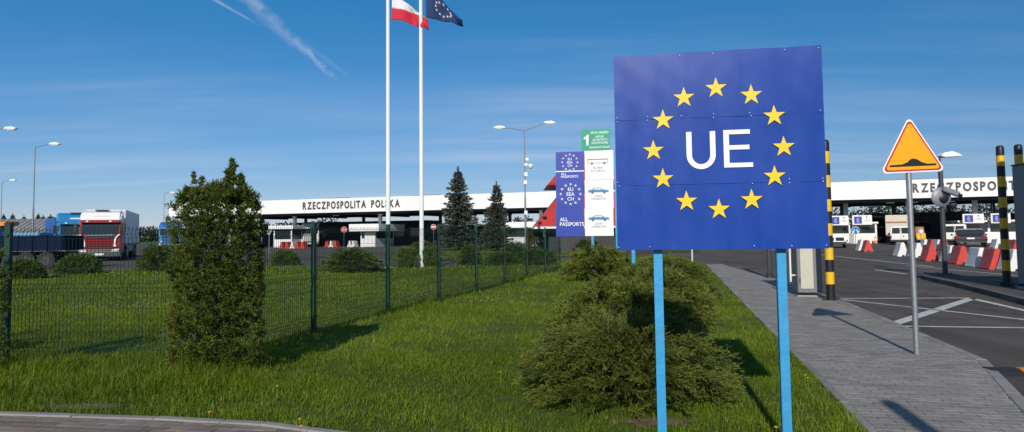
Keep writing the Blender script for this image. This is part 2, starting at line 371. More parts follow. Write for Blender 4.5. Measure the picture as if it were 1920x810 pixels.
def tri_mesh(name, V, T, mats, tint=None, mi=None):
    me = bpy.data.meshes.new(name); V = np.asarray(V, np.float32); T = np.asarray(T, np.int32)
    me.vertices.add(len(V)); me.vertices.foreach_set('co', V.ravel())
    me.loops.add(T.size); me.loops.foreach_set('vertex_index', T.ravel())
    me.polygons.add(len(T)); me.polygons.foreach_set('loop_start', np.arange(0, T.size, T.shape[1], dtype=np.int32))
    for m in (mats if isinstance(mats, (list, tuple)) else [mats]): me.materials.append(m)
    if tint is not None:
        a = me.attributes.new('tint', 'FLOAT', 'POINT'); a.data.foreach_set('value', np.asarray(tint, np.float32))
    me.update(calc_edges=True); me.validate()
    return me
def nrm(a): return a / np.maximum(np.linalg.norm(a, axis=1, keepdims=True), 1e-9)
def leaf_quads(P, D, L, Wd, tint, g, curl=0.0):
    n = len(P); D = nrm(D); s = nrm(np.cross(D, nrm(g.normal(size=(n, 3))))); L = np.broadcast_to(L, n)[:, None]; Wd = np.broadcast_to(Wd, n)[:, None]
    up = np.cross(s, D)
    V = np.stack([P, P + D * L * .45 + s * Wd * .5, P + D * L + up * L * curl, P + D * L * .45 - s * Wd * .5], 1).reshape(-1, 3)
    return V, np.arange(4 * n).reshape(n, 4), np.repeat(tint, 4)

def flat(name, pts, z, m, kind='structure', parent=None):
    me = bpy.data.meshes.new(name); me.from_pydata([(p[0], p[1], z) for p in pts], [], [tuple(range(len(pts)))]); me.materials.append(m)
    bm = bmesh.new(); bm.from_mesh(me)
    for f in bm.faces:
        if f.normal.z < 0: f.normal_flip()
    bmesh.ops.triangulate(bm, faces=bm.faces); bm.to_mesh(me); bm.free()
    o = link(bpy.data.objects.new(name, me), parent)
    if kind and parent is None: o['kind'] = kind
    return o
def inpoly(x, y, poly):
    r = np.zeros(len(x), bool); n = len(poly)
    for i in range(n):
        x1, y1 = poly[i][0], poly[i][1]; x2, y2 = poly[(i + 1) % n][0], poly[(i + 1) % n][1]
        if y1 == y2: continue
        r ^= ((y1 > y) != (y2 > y)) & (x < (x2 - x1) * (y - y1) / (y2 - y1) + x1)
    return r

_txt = {}
def text_mesh(s, size, m, ext=.002, bold=0.0):
    k = (s, size, m.name, ext, bold)
    if k not in _txt:
        cu = bpy.data.curves.new('text', 'FONT'); cu.body = s; cu.size = size; cu.extrude = ext; cu.offset = bold; cu.align_x = 'LEFT'
        cu.resolution_u = 3
        to = bpy.data.objects.new('text', cu); COL.objects.link(to); bpy.context.view_layer.update()
        me = bpy.data.meshes.new_from_object(to.evaluated_get(bpy.context.evaluated_depsgraph_get()))
        bpy.data.objects.remove(to); bpy.data.curves.remove(cu); me.materials.clear(); me.materials.append(m)
        co = np.zeros(len(me.vertices) * 3); me.vertices.foreach_get('co', co); co = co.reshape(-1, 3)
        me.name = 'lettering'
        _txt[k] = (me, co.min(0), co.max(0))
    return _txt[k]
def put_text(s, name, parent, x, z, m, width=None, height=None, y=-.004, center=True, ext=.002, bold=0.0, align='c'):
    """lettering standing in the local xz plane, facing -y"""
    me, lo, hi = text_mesh(s, 1.0, m, ext, bold)
    sx = width / (hi[0] - lo[0]) if width else None
    sz = height / (hi[1] - lo[1]) if height else sx
    if sx is None: sx = sz
    o = bpy.data.objects.new(name, me); link(o, parent)
    o.rotation_euler = (R(90), 0, 0); o.scale = (sx, sz, 1)
    w = (hi[0] - lo[0]) * sx
    x0 = x - w / 2 if align == 'c' else x
    o.location = (x0 - lo[0] * sx, y, z - (lo[1] + hi[1]) / 2 * sz)
    return o

class Wall:
    """a vertical plane through P whose local x runs along the ground direction A->B; px() turns a pixel into its local x and height"""
    def __init__(s, A, B):
        s.A = Vector((A[0], A[1], 0)); d = Vector((B[0] - A[0], B[1] - A[1], 0)); s.L = d.length; s.u = d.normalized()
        s.n = Vector((s.u.y, -s.u.x, 0)); s.rz = math.atan2(s.u.y, s.u.x)
    def px(s, px, py):
        d = ray(px, py); t = (s.A - EYE).dot(s.n) / d.dot(s.n); p = EYE + d * t
        return (p - s.A).dot(s.u), p.z
def star_poly(r, cx=0, cz=0, k=.385, rot=0.0):
    return [(cx + (r if i % 2 == 0 else r * k) * math.sin(math.pi * i / 5 + rot), cz + (r if i % 2 == 0 else r * k) * math.cos(math.pi * i / 5 + rot)) for i in range(10)]

# ------------------------------------------------------------------ the setting
ground = flat('ground', [(-2500, -60), (2500, -60), (2500, 4500), (-2500, 4500)], -.04, field_m)
road = flat('road', [(-110, -12), (110, -12), (110, 135), (-110, 135)], 0.0, asphalt_m)
def g2(px, py): p = G(px, py); return (p.x, p.y)
# footway beside the road: its grass side runs A0 -> A1, its road side B..
A0, A1 = Vector(g2(1640, 810)), Vector(g2(1327, 497))
PD = (A1 - A0).normalized(); PN = Vector((PD.y, -PD.x))
A_near = A0 - PD * 4.2
foot_poly = [tuple(A_near), tuple(A1), g2(1352, 496), g2(1442, 523), g2(1578, 570), g2(1830, 680), g2(1925, 790), tuple(A_near + PN * .5)]
# lawn: bounded by the path in front, the footway on the right and the asphalt beyond
path_edge = [g2(-420, 775), g2(-150, 776), g2(0, 779), g2(300, 788), g2(500, 799), g2(680, 822), g2(880, 865), g2(1100, 935), g2(1300, 1010)]
lawn_poly = path_edge + [tuple(A_near - PN * .09), tuple(A1 - PN * .09), g2(1250, 478), g2(1190, 485), g2(1060, 488), g2(900, 499), g2(740, 501), g2(600, 500), g2(420, 503), g2(250, 507), g2(60, 519), g2(-60, 530), g2(-420, 545)]
LZ = .03
lawn = flat('lawn', lawn_poly, LZ, lawn_m)
lawn2_poly = [g2(735, 489), g2(960, 489), g2(1060, 481), g2(1180, 474), g2(1180, 462), g2(1000, 463), g2(860, 464), g2(735, 474)]
verge = flat('verge', lawn2_poly, LZ, lawn_m)
strip_poly = [g2(1195, 476), g2(1310, 472), g2(1310, 468), g2(1195, 469)]
verge2 = flat('verge', strip_poly, LZ, lawn_m)
soil = flat('bare_soil', [tuple(Vector(g2(1235, 800)) + Vector((math.cos(a) * .30 * (1 + .3 * math.sin(3 * a) + .15 * math.sin(7 * a)), math.sin(a) * .15 * (1 + .3 * math.cos(2 * a) + .2 * math.sin(5 * a))))) for a in np.linspace(0, 2 * math.pi, 40, endpoint=False)], LZ + .006, soil_m)
soil2 = flat('bare_soil', [tuple(Vector(g2(150, 770)) + Vector((math.cos(a) * .42 * (1 + .25 * math.sin(3 * a)), math.sin(a) * .13 * (1 + .2 * math.cos(2 * a))))) for a in np.linspace(0, 2 * math.pi, 24, endpoint=False)], LZ + .006, soil_m)

# brick pieces
def brick_mesh(name, l, w, h, m, bv=.006):
    x, y = l / 2, w / 2; X, Y = x - bv, y - bv
    v = [(-x, -y, -h), (x, -y, -h), (x, y, -h), (-x, y, -h), (-x, -y, -bv), (x, -y, -bv), (x, y, -bv), (-x, y, -bv), (-X, -Y, 0), (X, -Y, 0), (X, Y, 0), (-X, Y, 0)]
    f = [(0, 1, 5, 4), (1, 2, 6, 5), (2, 3, 7, 6), (3, 0, 4, 7), (4, 5, 9, 8), (5, 6, 10, 9), (6, 7, 11, 10), (7, 4, 8, 11), (8, 9, 10, 11)]
    me = bpy.data.meshes.new(name); me.from_pydata(v, [], f); me.materials.append(m); return me
BV = None
def pave(parent, poly, org, du, dv, m, name, ztop, l=.2, w=.1, limit=300, cull=None, tilt=.0008):
    """running-bond bricks inside a polygon: the largest ones as single pieces, the rest joined"""
    du, dv = Vector(du), Vector(dv); org = Vector(org)
    cs = [(Vector(p) - org) for p in poly]; UV = [(c.dot(du), c.dot(dv)) for c in cs]; vs = [v for u, v in UV]
    out = []
    for j in range(int(min(vs) / w) - 1, int(max(vs) / w) + 2):
        v = j * w; xs = []
        for (u1, v1), (u2, v2) in zip(UV, UV[1:] + UV[:1]):
            if (v1 > v) != (v2 > v): xs.append(u1 + (u2 - u1) * (v - v1) / (v2 - v1))
        xs.sort()
        for ua, ub in zip(xs[::2], xs[1::2]):
            for i in range(int(ua / l) - 2, int(ub / l) + 2):
                a = max((i + (.5 if j % 2 else 0)) * l, ua); b = min((i + 1 + (.5 if j % 2 else 0)) * l, ub)
                if b - a < .025: continue
                p = org + du * ((a + b) / 2) + dv * v; out.append((p.x, p.y, (b - a) / l))
    P = np.array(out)
    if cull is not None: P = P[cull(P[:, 0], P[:, 1])]
    d = np.hypot(P[:, 0], P[:, 1]); P = P[np.argsort(d)]; rz = math.atan2(du.y, du.x)
    vis = np.array([abs(p[0]) < p[1] * .78 + .1 for p in P])
    order = np.concatenate([np.where(vis)[0], np.where(~vis)[0]]); P = P[order]
    me = brick_mesh(name, l - .004, w - .004, .035, m, .003)
    for p in P[:limit]:
        o = bpy.data.objects.new(name, me); link(o, parent); o.location = (p[0], p[1], ztop + random.uniform(-tilt, tilt)); o.rotation_euler = (random.uniform(-.006, .006), random.uniform(-.004, .004), rz + random.uniform(-.006, .006)); o.scale = (p[2], 1, 1)
    rest = P[limit:]
    if len(rest):
        bv = np.array([v.co for v in me.vertices]); bf = np.array([list(f.vertices) for f in me.polygons]); c, s = math.cos(rz), math.sin(rz)
        rot = np.array([[c, s, 0], [-s, c, 0], [0, 0, 1]]); n = len(rest)
        B = np.repeat(bv[None], n, 0); B[:, :, 0] *= rest[:, 2][:, None]
        V = B @ rot + np.stack([rest[:, 0], rest[:, 1], ztop + rng.uniform(-tilt, tilt, n)], 1)[:, None, :]
        T = (bf[None] + (np.arange(n) * len(bv))[:, None, None]).reshape(-1, 4)
        mm = tri_mesh(name + 's', V.reshape(-1, 3), T, m, np.repeat(rng.random(n), len(bv)))
        link(bpy.data.objects.new(name + '_field', mm), parent)['kind'] = 'stuff'
foot = flat('footway', foot_poly, .008, joint_m)
pave(foot, foot_poly, A0, (PN.x, PN.y), (PD.x, PD.y), brick_m, 'paving_brick', .034)
path_poly = path_edge[:] + [g2(1300, 1400), g2(-420, 1400)]
path = flat('path', path_poly, .006, joint_m)
pd = (Vector(path_edge[4]) - Vector(path_edge[2])).normalized()
pave(path, path_poly, path_edge[3], (pd.x, pd.y), (-pd.y, pd.x), brick_m2, 'paving_brick', .026, l=.2, w=.1, limit=300, cull=lambda x, y: (y > 4.2) & (x < .5), tilt=.0025)

def kerbs(pts, parent, name, m, w, h, ztop, step=1.0, side=1):
    """kerb stones laid end to end along a line"""
    pts = [Vector(p) for p in pts]; cum = 0
    for a, b in zip(pts[:-1], pts[1:]):
        L = (b - a).length; n = max(1, round(L / step)); d = (b - a).normalized(); nn = Vector((d.y, -d.x)) * side
        for i in range(n):
            me = kerbs.cache.get((round(L / n, 3), w, h, m.name))
            if me is None: me = kerbs.cache[(round(L / n, 3), w, h, m.name)] = brick_mesh(name, L / n - .008, w, h, m, .01)
            p = a + d * ((i + .5) * L / n) + nn * (w / 2)
            o = bpy.data.objects.new(name, me); link(o, parent); o.location = (p.x, p.y, ztop + random.uniform(-.004, .004)); o.rotation_euler = (0, 0, math.atan2(d.y, d.x) + random.uniform(-.004, .004))
kerbs.cache = {}
kerbs([tuple(A_near), tuple(A1)], foot, 'kerb_stone', kerb_m, .08, .12, .045, 1.0, side=-1)
kerbs([g2(1442, 523), g2(1578, 570), g2(1830, 680), g2(1925, 790)], foot, 'kerb_stone', kerb_m, .12, .12, .040, 1.0, side=-1)
kerbs(path_edge[1:8], path, 'kerb_stone', kerb_m, .09, .12, .04, .8, side=1)

# traffic island on the right with its kerb
isl = [g2(1730, 524), g2(1790, 538), g2(1860, 556), g2(1925, 574), g2(2060, 612), g2(2080, 572), g2(1925, 541), g2(1850, 530), g2(1775, 519), g2(1738, 517)]
im = MB(); im.prism(isl, -.02, .11, 'z'); island = im.build('traffic_island', asphalt_m); island['kind'] = 'structure'
cen = Vector((sum(p[0] for p in isl) / len(isl), sum(p[1] for p in isl) / len(isl)))
kerbs(isl + isl[:1], island, 'kerb_stone', kerb_dark_m, .14, .16, .125, 1.0, side=1 if (Vector(isl[1]) - Vector(isl[0])).cross(cen - Vector(isl[0])) < 0 else -1)

def line(pts, w, name='road_marking'):
    m = MB(); pts = [Vector(p) for p in pts]
    for a, b in zip(pts[:-1], pts[1:]):
        d = (b - a).normalized(); n = Vector((-d.y, d.x)) * w / 2; k = max(1, int((b - a).length / .25))
        for i in range(k):
            p, q = a + (b - a) * (i / k), a + (b - a) * ((i + 1) / k)
            e = [random.uniform(-.006, .006) for _ in range(2)]
            m.add([(p.x - n.x, p.y - n.y, .005), (q.x - n.x + e[0], q.y - n.y + e[0], .005), (q.x + n.x, q.y + n.y, .005), (p.x + n.x + e[1], p.y + n.y, .005)], [(0, 1, 2, 3)])
    o = m.build(name, road_line); o['kind'] = 'structure'; return o
line([g2(1575, 560), g2(1820, 559)], .12)
line([g2(1822, 560), g2(1668, 610)], .20)
line([g2(1690, 612), g2(1990, 616)], .11)
line([g2(1580, 562), g2(1960, 604)], .11)
line([g2(1822, 560), g2(1960, 591)], .14)
line([g2(1640, 506), g2(1700, 514)], .14)
line([g2(1400, 463), g2(1750, 500)], .14)
line([g2(1700, 498), g2(1940, 520)], .12)

# ------------------------------------------------------------------ grass
FP = [g2(588, 630)]; fdir = Vector((380.0 / 1280, 1)).normalized()
def grass():
    fc = Vector((-3.78, 8.17)); Vs, Ts, tt = [], [], []; off = 0
    def add(n, y0, y1, h0, h1, w0, poly, seg, xm=2.5):
        nonlocal off
        u = rng.random(n); y = np.sqrt(y0 ** 2 + u * (y1 ** 2 - y0 ** 2)); x = (rng.random(n) * 2 - 1) * (y * .76 + xm)
        k = inpoly(x, y, poly)
        # thin patches
        ph = np.sin(x * 1.7 + 3 * np.sin(y * .9)) * np.sin(y * 1.3 + 2 * np.sin(x * .8)); fine = np.sin(x * 5.1 + 2 * np.sin(y * 4.3)) * np.sin(y * 4.7 + 2 * np.sin(x * 3.9))
        keep = rng.random(n) < .78 + .22 * ph
        for c, rx, ry in ((g2(1235, 800), .28, .13), (g2(150, 770), .36, .10)):
            e = ((x - c[0]) / rx) ** 2 + ((y - c[1]) / ry) ** 2; keep &= (e > 1.25) | (rng.random(n) < np.clip(e - .45, .1, 1) * .75)
        k &= keep; x, y, ph, fine = x[k], y[k], ph[k], fine[k]; m = len(x)
        if not m: return
        tall = np.zeros(m)
        tall = np.maximum(tall, np.exp(-((x + 3.65) ** 2 + (y - 7.45) ** 2) / .9) * 1.0)                     # round the thuja
        tall = np.maximum(tall, np.exp(-((y - 8.0) ** 2) / .12) * (x < -3.6) * .9)                         # under the left fence panel
        s = (x - FP[0][0]) * fdir.y - (y - FP[0][1]) * fdir.x
        tall = np.maximum(tall, np.exp(-(s ** 2) / .05) * (y > 8) * .6)
        tall = np.maximum(tall, np.exp(-((y - 6.9) ** 2) / .5) * (x < -2.5) * .3)
        h = (h0 + (h1 - h0) * rng.random(m) ** 1.5) * (1 + .25 * ph + .35 * fine) * (1 + 1.9 * tall) * np.where(rng.random(m) < .03, 1.7, 1.0)
        a = rng.random(m) * 2 * np.pi; ln = (.15 + .75 * rng.random(m)) * h
        w = w0 * (.7 + .6 * rng.random(m)); sa = a + np.pi / 2 + rng.normal(0, .5, m)
        sx, sy = np.cos(sa) * w / 2, np.sin(sa) * w / 2; lx, ly = np.cos(a) * ln, np.sin(a) * ln
        z = np.full(m, LZ - .01); pat = np.sin(x * .63 + 1.3 * np.sin(y * .41) + 1) * np.sin(y * .57 + 1.7 * np.sin(x * .33)); t = np.clip(.40 + .16 * ph + .10 * fine + .16 * pat + rng.normal(0, .2, m), 0, .9)
        dry = rng.random(m) < .02 + .05 * np.clip(pat, 0, 1) + .03 * (fine > .55); t[dry] = 1.0; h = np.where(dry, h * .8, h)
        if seg == 2:
            V = np.stack([np.stack([x - sx, y - sy, z], 1), np.stack([x + sx, y + sy, z], 1),
                          np.stack([x + lx * .35 - sx * .8, y + ly * .35 - sy * .8, z + h * .6], 1), np.stack([x + lx * .35 + sx * .8, y + ly * .35 + sy * .8, z + h * .6], 1),
                          np.stack([x + lx, y + ly, z + h], 1)], 1).reshape(-1, 3)
            b = (np.arange(m) * 5)[:, None, None] + off; T = (np.array([[0, 1, 3], [0, 3, 2], [2, 3, 4]])[None] + b).reshape(-1, 3); q = 5
        else:
            V = np.stack([np.stack([x - sx, y - sy, z], 1), np.stack([x + sx, y + sy, z], 1), np.stack([x + lx, y + ly, z + h], 1)], 1).reshape(-1, 3)
            b = (np.arange(m) * 3)[:, None, None] + off; T = (np.array([[0, 1, 2]])[None] + b).reshape(-1, 3); q = 3
        Vs.append(V); Ts.append(T); tt.append(np.repeat(t, q)); off += len(V)
    add(430000, 4.0, 9.0, .022, .078, .0056, lawn_poly, 2)
    add(260000, 9.0, 15.0, .025, .075, .010, lawn_poly, 1)
    add(190000, 15.0, 27.0, .03, .075, .022, lawn_poly, 1)
    add(120000, 27.0, 48.0, .05, .12, .045, lawn_poly, 1, 4)
    add(50000, 38.0, 82.0, .06, .14, .08, lawn2_poly, 1, 4)
    add(9000, 38.0, 82.0, .06, .14, .08, strip_poly, 1, 4)
    me = tri_mesh('grass', np.concatenate(Vs), np.concatenate(Ts), grass_m, np.concatenate(tt))
    o = link(bpy.data.objects.new('grass', me)); tag(o, 'short green lawn grass with taller tufts along the fence and kerb', 'grass', kind='stuff')
grass()

# ------------------------------------------------------------------ plants
def juniper_mesh(seed, RX, RY, H, nb, twigs, needles, nl, nw, m=None):
    g = np.random.default_rng(seed)
    az = g.random(nb) * 2 * np.pi; el = np.arcsin(g.random(nb) ** .9 * .97 + .02)
    sc = .84 + .20 * g.random(nb)
    tip = np.stack([np.cos(az) * np.cos(el) * RX * sc, np.sin(az) * np.cos(el) * RY * sc, (np.sin(el) * H * .98 + .05) * sc], 1)
    bx = g.normal(0, .16, (nb, 2)) * [RX, RY]
    t = np.sort(.25 + .75 * g.random((nb, twigs)) ** .75, 1)
    def pos(t_):
        p = np.empty(t_.shape + (3,)); tt = t_[..., None]
        p[..., :2] = bx[:, None, :] * (1 - tt) + tip[:, None, :2] * tt
        p[..., 2] = tip[:, None, 2] * np.sin(np.minimum(t_, 1.05) * np.pi * .56) ** .9 + np.sin(t_ * 6 + az[:, None] * 3) * .015
        return p
    P = pos(t); T = nrm((pos(np.minimum(t + .03, 1.03)) - pos(t - .03)).reshape(-1, 3)).reshape(nb, twigs, 3)
    tw = nrm((T + g.normal(0, .30, T.shape) + [0, 0, .04]).reshape(-1, 3)); P0 = P.reshape(-1, 3)
    tl = (.07 + .10 * g.random(len(P0))) * (.5 + .5 * RX) * (1.25 - .55 * t.reshape(-1))
    k = g.random((len(P0), needles)); NP = (P0[:, None] + tw[:, None] * (tl[:, None] * k)[..., None]).reshape(-1, 3)
    ND = np.repeat(tw, needles, 0) + g.normal(0, .24, (len(NP), 3))
    rad = np.clip(np.sqrt((NP[:, 0] / RX) ** 2 + (NP[:, 1] / RY) ** 2 + (NP[:, 2] / H) ** 2), 0, 1.2)
    tint = np.clip(np.repeat(np.repeat(.40 + g.normal(0, .17, nb), twigs), needles) + g.normal(0, .13, len(NP)) + .22 * (np.repeat(t.reshape(-1), needles) - .6), 0, 1)
    NP[:, 2] = np.maximum(NP[:, 2], .01)
    V, F, tn = leaf_quads(NP, ND, nl * (.7 + .6 * g.random(len(NP))), nw, tint, g, .05)
    me = tri_mesh('foliage', V, F, m or juniper_m, tn)
    st = MB()
    for i in range(0, nb, max(1, nb // 70)):
        pts = pos(np.array([[0, .3, .6, .9]] * nb))[i]; st.tube([tuple(p) for p in pts], .004 * RX + .0015, 4)
    return me, st
def plant(name, label, cat, me, stems, loc, rz=0, sc=(1, 1, 1), group=None, pname='foliage', sname='stem'):
    t = thing(name, label, cat, loc, rz, group)
    f = link(bpy.data.objects.new(pname, me), t); f.scale = sc
    if isinstance(stems, MB): s = stems.build(sname, bark, t)
    else: s = link(bpy.data.objects.new(sname, stems), t)
    s.scale = sc
    return t, s.data

JN, JS = juniper_mesh(11, 1.04, .94, .70, 430, 44, 8, .040, .0065)
j1, JSd = plant('juniper_bush', 'spreading olive green juniper in front, right behind the left blue sign post', 'juniper', JN, JS, (0, 0, 0), group='junipers in a row beside the footway')
p = at(1178, 700, 6.45); j1.location = (p.x, 6.45, LZ)
JN2, JS2 = juniper_mesh(12, 1.08, 1.08, .85, 400, 38, 8, .046, .008)
p = at(1165, 600, 8.9); j2, JSd2 = plant('juniper_bush', 'juniper second from the front, half covered by the shadow of the blue sign', 'juniper', JN2, JS2, (p.x, 8.9, LZ), .7, group='junipers in a row beside the footway')
p = at(1225, 560, 11.6); j3, _ = plant('juniper_bush', 'juniper third from the front, its middle behind the left blue post', 'juniper', JN2, JSd2, (p.x, 11.6, LZ), 2.1, (1.0, 1.0, 1.02), 'junipers in a row beside the footway')
p = at(1250, 520, 15.0); j4, _ = plant('juniper_bush', 'juniper fourth from the front, next to the far end of the footway', 'juniper', JN2, JSd2, (p.x, 15.0, LZ), 3.6, (1.1, 1.1, 1.02), 'junipers in a row beside the footway')
p = at(1262, 500, 18.6); j4b, _ = plant('juniper_bush', 'farthest juniper of the row, below the middle of the blue sign', 'juniper', JN2, JSd2, (p.x - .3, 18.6, LZ), 5.0, (1.1, 1.1, .9), 'junipers in a row beside the footway')
JN3, JS3 = juniper_mesh(13, 1.25, 1.15, 1.0, 320, 34, 7, .055, .013)
p = at(1122, 490, 21.8); j5, _ = plant('juniper_bush', 'round juniper in front of the blue and white passport board', 'juniper', JN3, JS3, (p.x, 21.8, LZ), .4, (1.0, 1.0, 1.05))

def clump_mesh(seed, RX, RY, H, nc, per, ll, lw, m, shape='dome', rough=.12, spread=.09, inner=.35):
    """a clipped shrub: clumps of leaves over an uneven dome or column, with some inside"""
    g = np.random.default_rng(seed)
    a = g.random(nc) * 2 * np.pi
    if shape == 'dome':
        z = g.random(nc); r = np.sqrt(np.maximum(1 - (z * .97) ** 2.4, 0)); zz_ = z * H
    else:
        z = g.random(nc); r = np.where(z < .12, .86 + z, 1.0) * np.where(z > .78, np.sqrt(np.maximum(1 - ((z - .78) / .24) ** 2, .02)), 1); zz_ = z * H
    lump = 1 + rough * (np.sin(3 * a + 5 * z) * .5 + np.sin(7 * a - 9 * z + 1) * .5) + g.normal(0, rough * .35, nc)
    ins = g.random(nc) < inner; rr = r * lump * np.where(ins, .55 + .4 * g.random(nc), 1)
    C = np.stack([np.cos(a) * rr * RX, np.sin(a) * rr * RY, zz_ * np.where(ins, .92, 1) + .02], 1)
    On = nrm(np.stack([np.cos(a) / RX, np.sin(a) / RY, (z - .3) / H * (1.2 if shape == 'dome' else .5) + (.25 if shape != 'dome' else 0)], 1))
    D = nrm(np.repeat(On, per, 0) + g.normal(0, .65, (nc * per, 3)) + [0, 0, .15])
    P = np.repeat(C, per, 0) + D * (g.random((nc * per, 1)) * spread)
    P[:, 2] = np.maximum(P[:, 2], .01)
    ct = .48 + g.normal(0, .15, nc); tint = np.clip(np.repeat(ct, per) + g.normal(0, .12, nc * per), 0, 1)
    V, F, tn = leaf_quads(P, D, ll * (.6 + .8 * g.random(len(P))), lw, tint, g, .08)
    me = tri_mesh('foliage', V, F, m, tn)
    st = MB()
    for i in range(7):
        b = g.random() * 6.28; st.cyl((0, 0, 0), (math.cos(b) * RX * .5, math.sin(b) * RY * .5, H * .7), .02 * RX + .004, .006, 5)
    return me, st

def thuja():
    """foreground thuja hedge column with two leaders"""
    g = np.random.default_rng(5); H = 1.98; RX, RY = .43, .37
    nc = 1700; z = g.random(nc) ** .9; a = g.random(nc) * 2 * np.pi
    prof = np.interp(z, [0, .06, .2, .55, .8, .92, 1.0], [.86, .97, 1.0, 1.0, .97, .90, .66])
    lump = 1 + .08 * np.sin(4 * a + 7 * z) + .08 * np.sin(9 * a - 13 * z) + g.normal(0, .035, nc)
    ins = g.random(nc) < .45; rr = prof * lump * np.where(ins, .25 + .6 * g.random(nc), 1)
    C = np.stack([np.cos(a) * rr * RX, np.sin(a) * rr * RY, z * H + .04], 1)
    topcap = g.random(nc) < .07; C[topcap, 2] = H + g.normal(0, .05, topcap.sum()); C[topcap, :2] *= g.random((topcap.sum(), 1))
    # leaders that rise above the body
    ex, ez = [], []
    for (x0, y0, zt, n, w) in ((.14, 0, 2.36, 100, .12), (.23, .05, 2.20, 40, .08), (-.28, .02, 2.22, 16, .05), (-.20, .05, 2.17, 12, .05), (-.10, .1, 2.12, 12, .05), (.30, 0, 2.08, 24, .07), (-.33, -.05, 2.06, 16, .06)):
        h = g.random(n) ** 1.25; zz_ = 1.88 + h * (zt - 1.88); s = w * (1 - h * .93) + .012
        ex.append(np.stack([x0 + g.normal(0, 1, n) * s * .45, y0 + g.normal(0, 1, n) * s * .45, zz_], 1))
    nb = nc; C = np.concatenate([C] + ex); nc = len(C)
    On = nrm(np.stack([C[:, 0] / RX, C[:, 1] / RY, np.full(nc, .45)], 1)); On[nb:] = nrm(On[nb:] * [.5, .5, 1] + [0, 0, 1.0])
    per_tw, per = 9, 9
    fan = nrm(np.repeat(On, per_tw, 0) * .9 + g.normal(0, .55, (nc * per_tw, 3)) + [0, 0, .4])
    ln = np.where(np.arange(nc) < nb, .070, .04)
    tl = np.repeat(ln, per_tw) * (.6 + .6 * g.random(nc * per_tw)); P0 = np.repeat(C, per_tw, 0)
    k = g.random((nc * per_tw, per)); P = (P0[:, None] + fan[:, None] * (tl[:, None] * k)[..., None]).reshape(-1, 3)
    D = np.repeat(fan, per, 0) + g.normal(0, .45, (len(P), 3))
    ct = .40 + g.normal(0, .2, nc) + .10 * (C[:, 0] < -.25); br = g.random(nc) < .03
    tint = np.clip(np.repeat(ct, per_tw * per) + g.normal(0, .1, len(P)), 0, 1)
    V, F, tn = leaf_quads(P, D, .026 * (.6 + .7 * g.random(len(P))), .0095, tint, g, .05)
    me = tri_mesh('foliage', V, F, thuja_m, tn)
    st = MB()
    st.cyl((0, 0, -.03), (0, 0, 1.6), .028, .008, 7)
    for (x, zt) in ((.14, 2.38), (.23, 2.22), (-.28, 2.27), (-.2, 2.22), (-.1, 2.16)): st.cyl((0, 0, 1.1), (x, 0, zt), .010, .0025, 5)
    for i in range(60):
        b = g.random() * 6.28; h = g.random() * 1.6 + .08; st.cyl((0, 0, h), (math.cos(b) * RX * .8, math.sin(b) * RY * .8, h + .18), .006, .002, 4)
    return me, st
TM, TS = thuja()
p = at(405, 690, 7.62)
th, _ = plant('thuja', 'tall dark green thuja with two wispy leaders in front of the fence corner', 'thuja', TM, TS, (p.x, 7.62, LZ))
th2m, th2s = clump_mesh(21, .3, .3, 1.5, 420, 26, .035, .012, thuja_m, 'column', .1, .07)
p = at(-62, 640, 7.7); th2, th2sd = plant('thuja', 'thuja cut off by the left edge of the picture, beside the leftmost fence post', 'thuja', th2m, th2s, (p.x, 7.7, LZ))
p = at(-330, 640, 7.7); th3, _ = plant('thuja', 'thuja standing out of view left of the fence, throwing a shadow on the lawn', 'thuja', th2m, th2sd, (p.x, 7.5, LZ), 1.0, (1.2, 1.2, 1.1))

# shrubs beyond the fence
S1m, S1s = clump_mesh(31, 1.0, 1.0, 1.0, 620, 18, .095, .045, shrub_m, 'dome', .12, .13)
S2m, S2s = clump_mesh(32, 1.0, 1.0, 1.0, 620, 18, .095, .045, olive_m, 'dome', .16, .16)
S3m, S3s = clump_mesh(33, 1.0, 1.0, 1.0, 520, 18, .12, .06, shrub_m, 'column', .06, .07)
JFm, JFs = juniper_mesh(34, 1.0, 1.0, 1.0, 220, 20, 6, .06, .022, juniper_m2)
sd = {}
def far_bush(px, py, wpx, hpx, kind, label, group=None, name='shrub', cat='shrub', dy=1.0):
    b = G(px, py); k = b.y / F_PX; w, h = wpx * k, hpx * k
    me, st = {'s': (S1m, S1s), 'o': (S2m, S2s), 'c': (S3m, S3s), 'j': (JFm, JFs)}[kind]
    t, d = plant(name, label, cat, me, sd.get(kind, st), (b.x, b.y + w * .25, LZ if b.y < 45 else 0.0), random.random() * 6, (w / 2, w / 2 * dy, h * 1.02), group)
    sd[kind] = d; return t
GB = 'shrubs on the lawn beyond the fence'
far_bush(648, 514, 170, 44, 'j', 'wide spreading juniper hedge on the lawn left of the flagpoles', GB, 'juniper_bush', 'juniper', .6)
far_bush(530, 498, 46, 24, 's', 'small round shrub on the lawn just right of the thuja', GB)
far_bush(287, 511, 92, 48, 'j', 'large rounded juniper on the lawn just left of the thuja', GB, 'juniper_bush', 'juniper', .8)
far_bush(136, 516, 70, 32, 's', 'rounded low shrub in front of the red and white truck', GB)
far_bush(36, 525, 58, 32, 's', 'low dark shrub behind the leftmost fence post', GB)
far_bush(762, 504, 33, 34, 'c', 'small egg-shaped dark shrub between the two flagpoles', GB)
far_bush(808, 502, 30, 34, 'c', 'small egg-shaped dark shrub just right of the right flagpole', GB)
far_bush(790, 476, 44, 20, 'o', 'flat-topped olive shrub behind the right flagpole', GB)
far_bush(880, 499, 52, 38, 'j', 'bushy shrub in front of the taller spruce', GB)
far_bush(942, 499, 60, 22, 's', 'low dark shrub in front of the smaller spruce', GB)
far_bush(1005, 498, 66, 26, 's', 'low dark shrub left of the passport board, by the fence', GB)
far_bush(965, 484, 60, 28, 'j', 'spreading juniper in front of the twin-arm lamp post', GB)
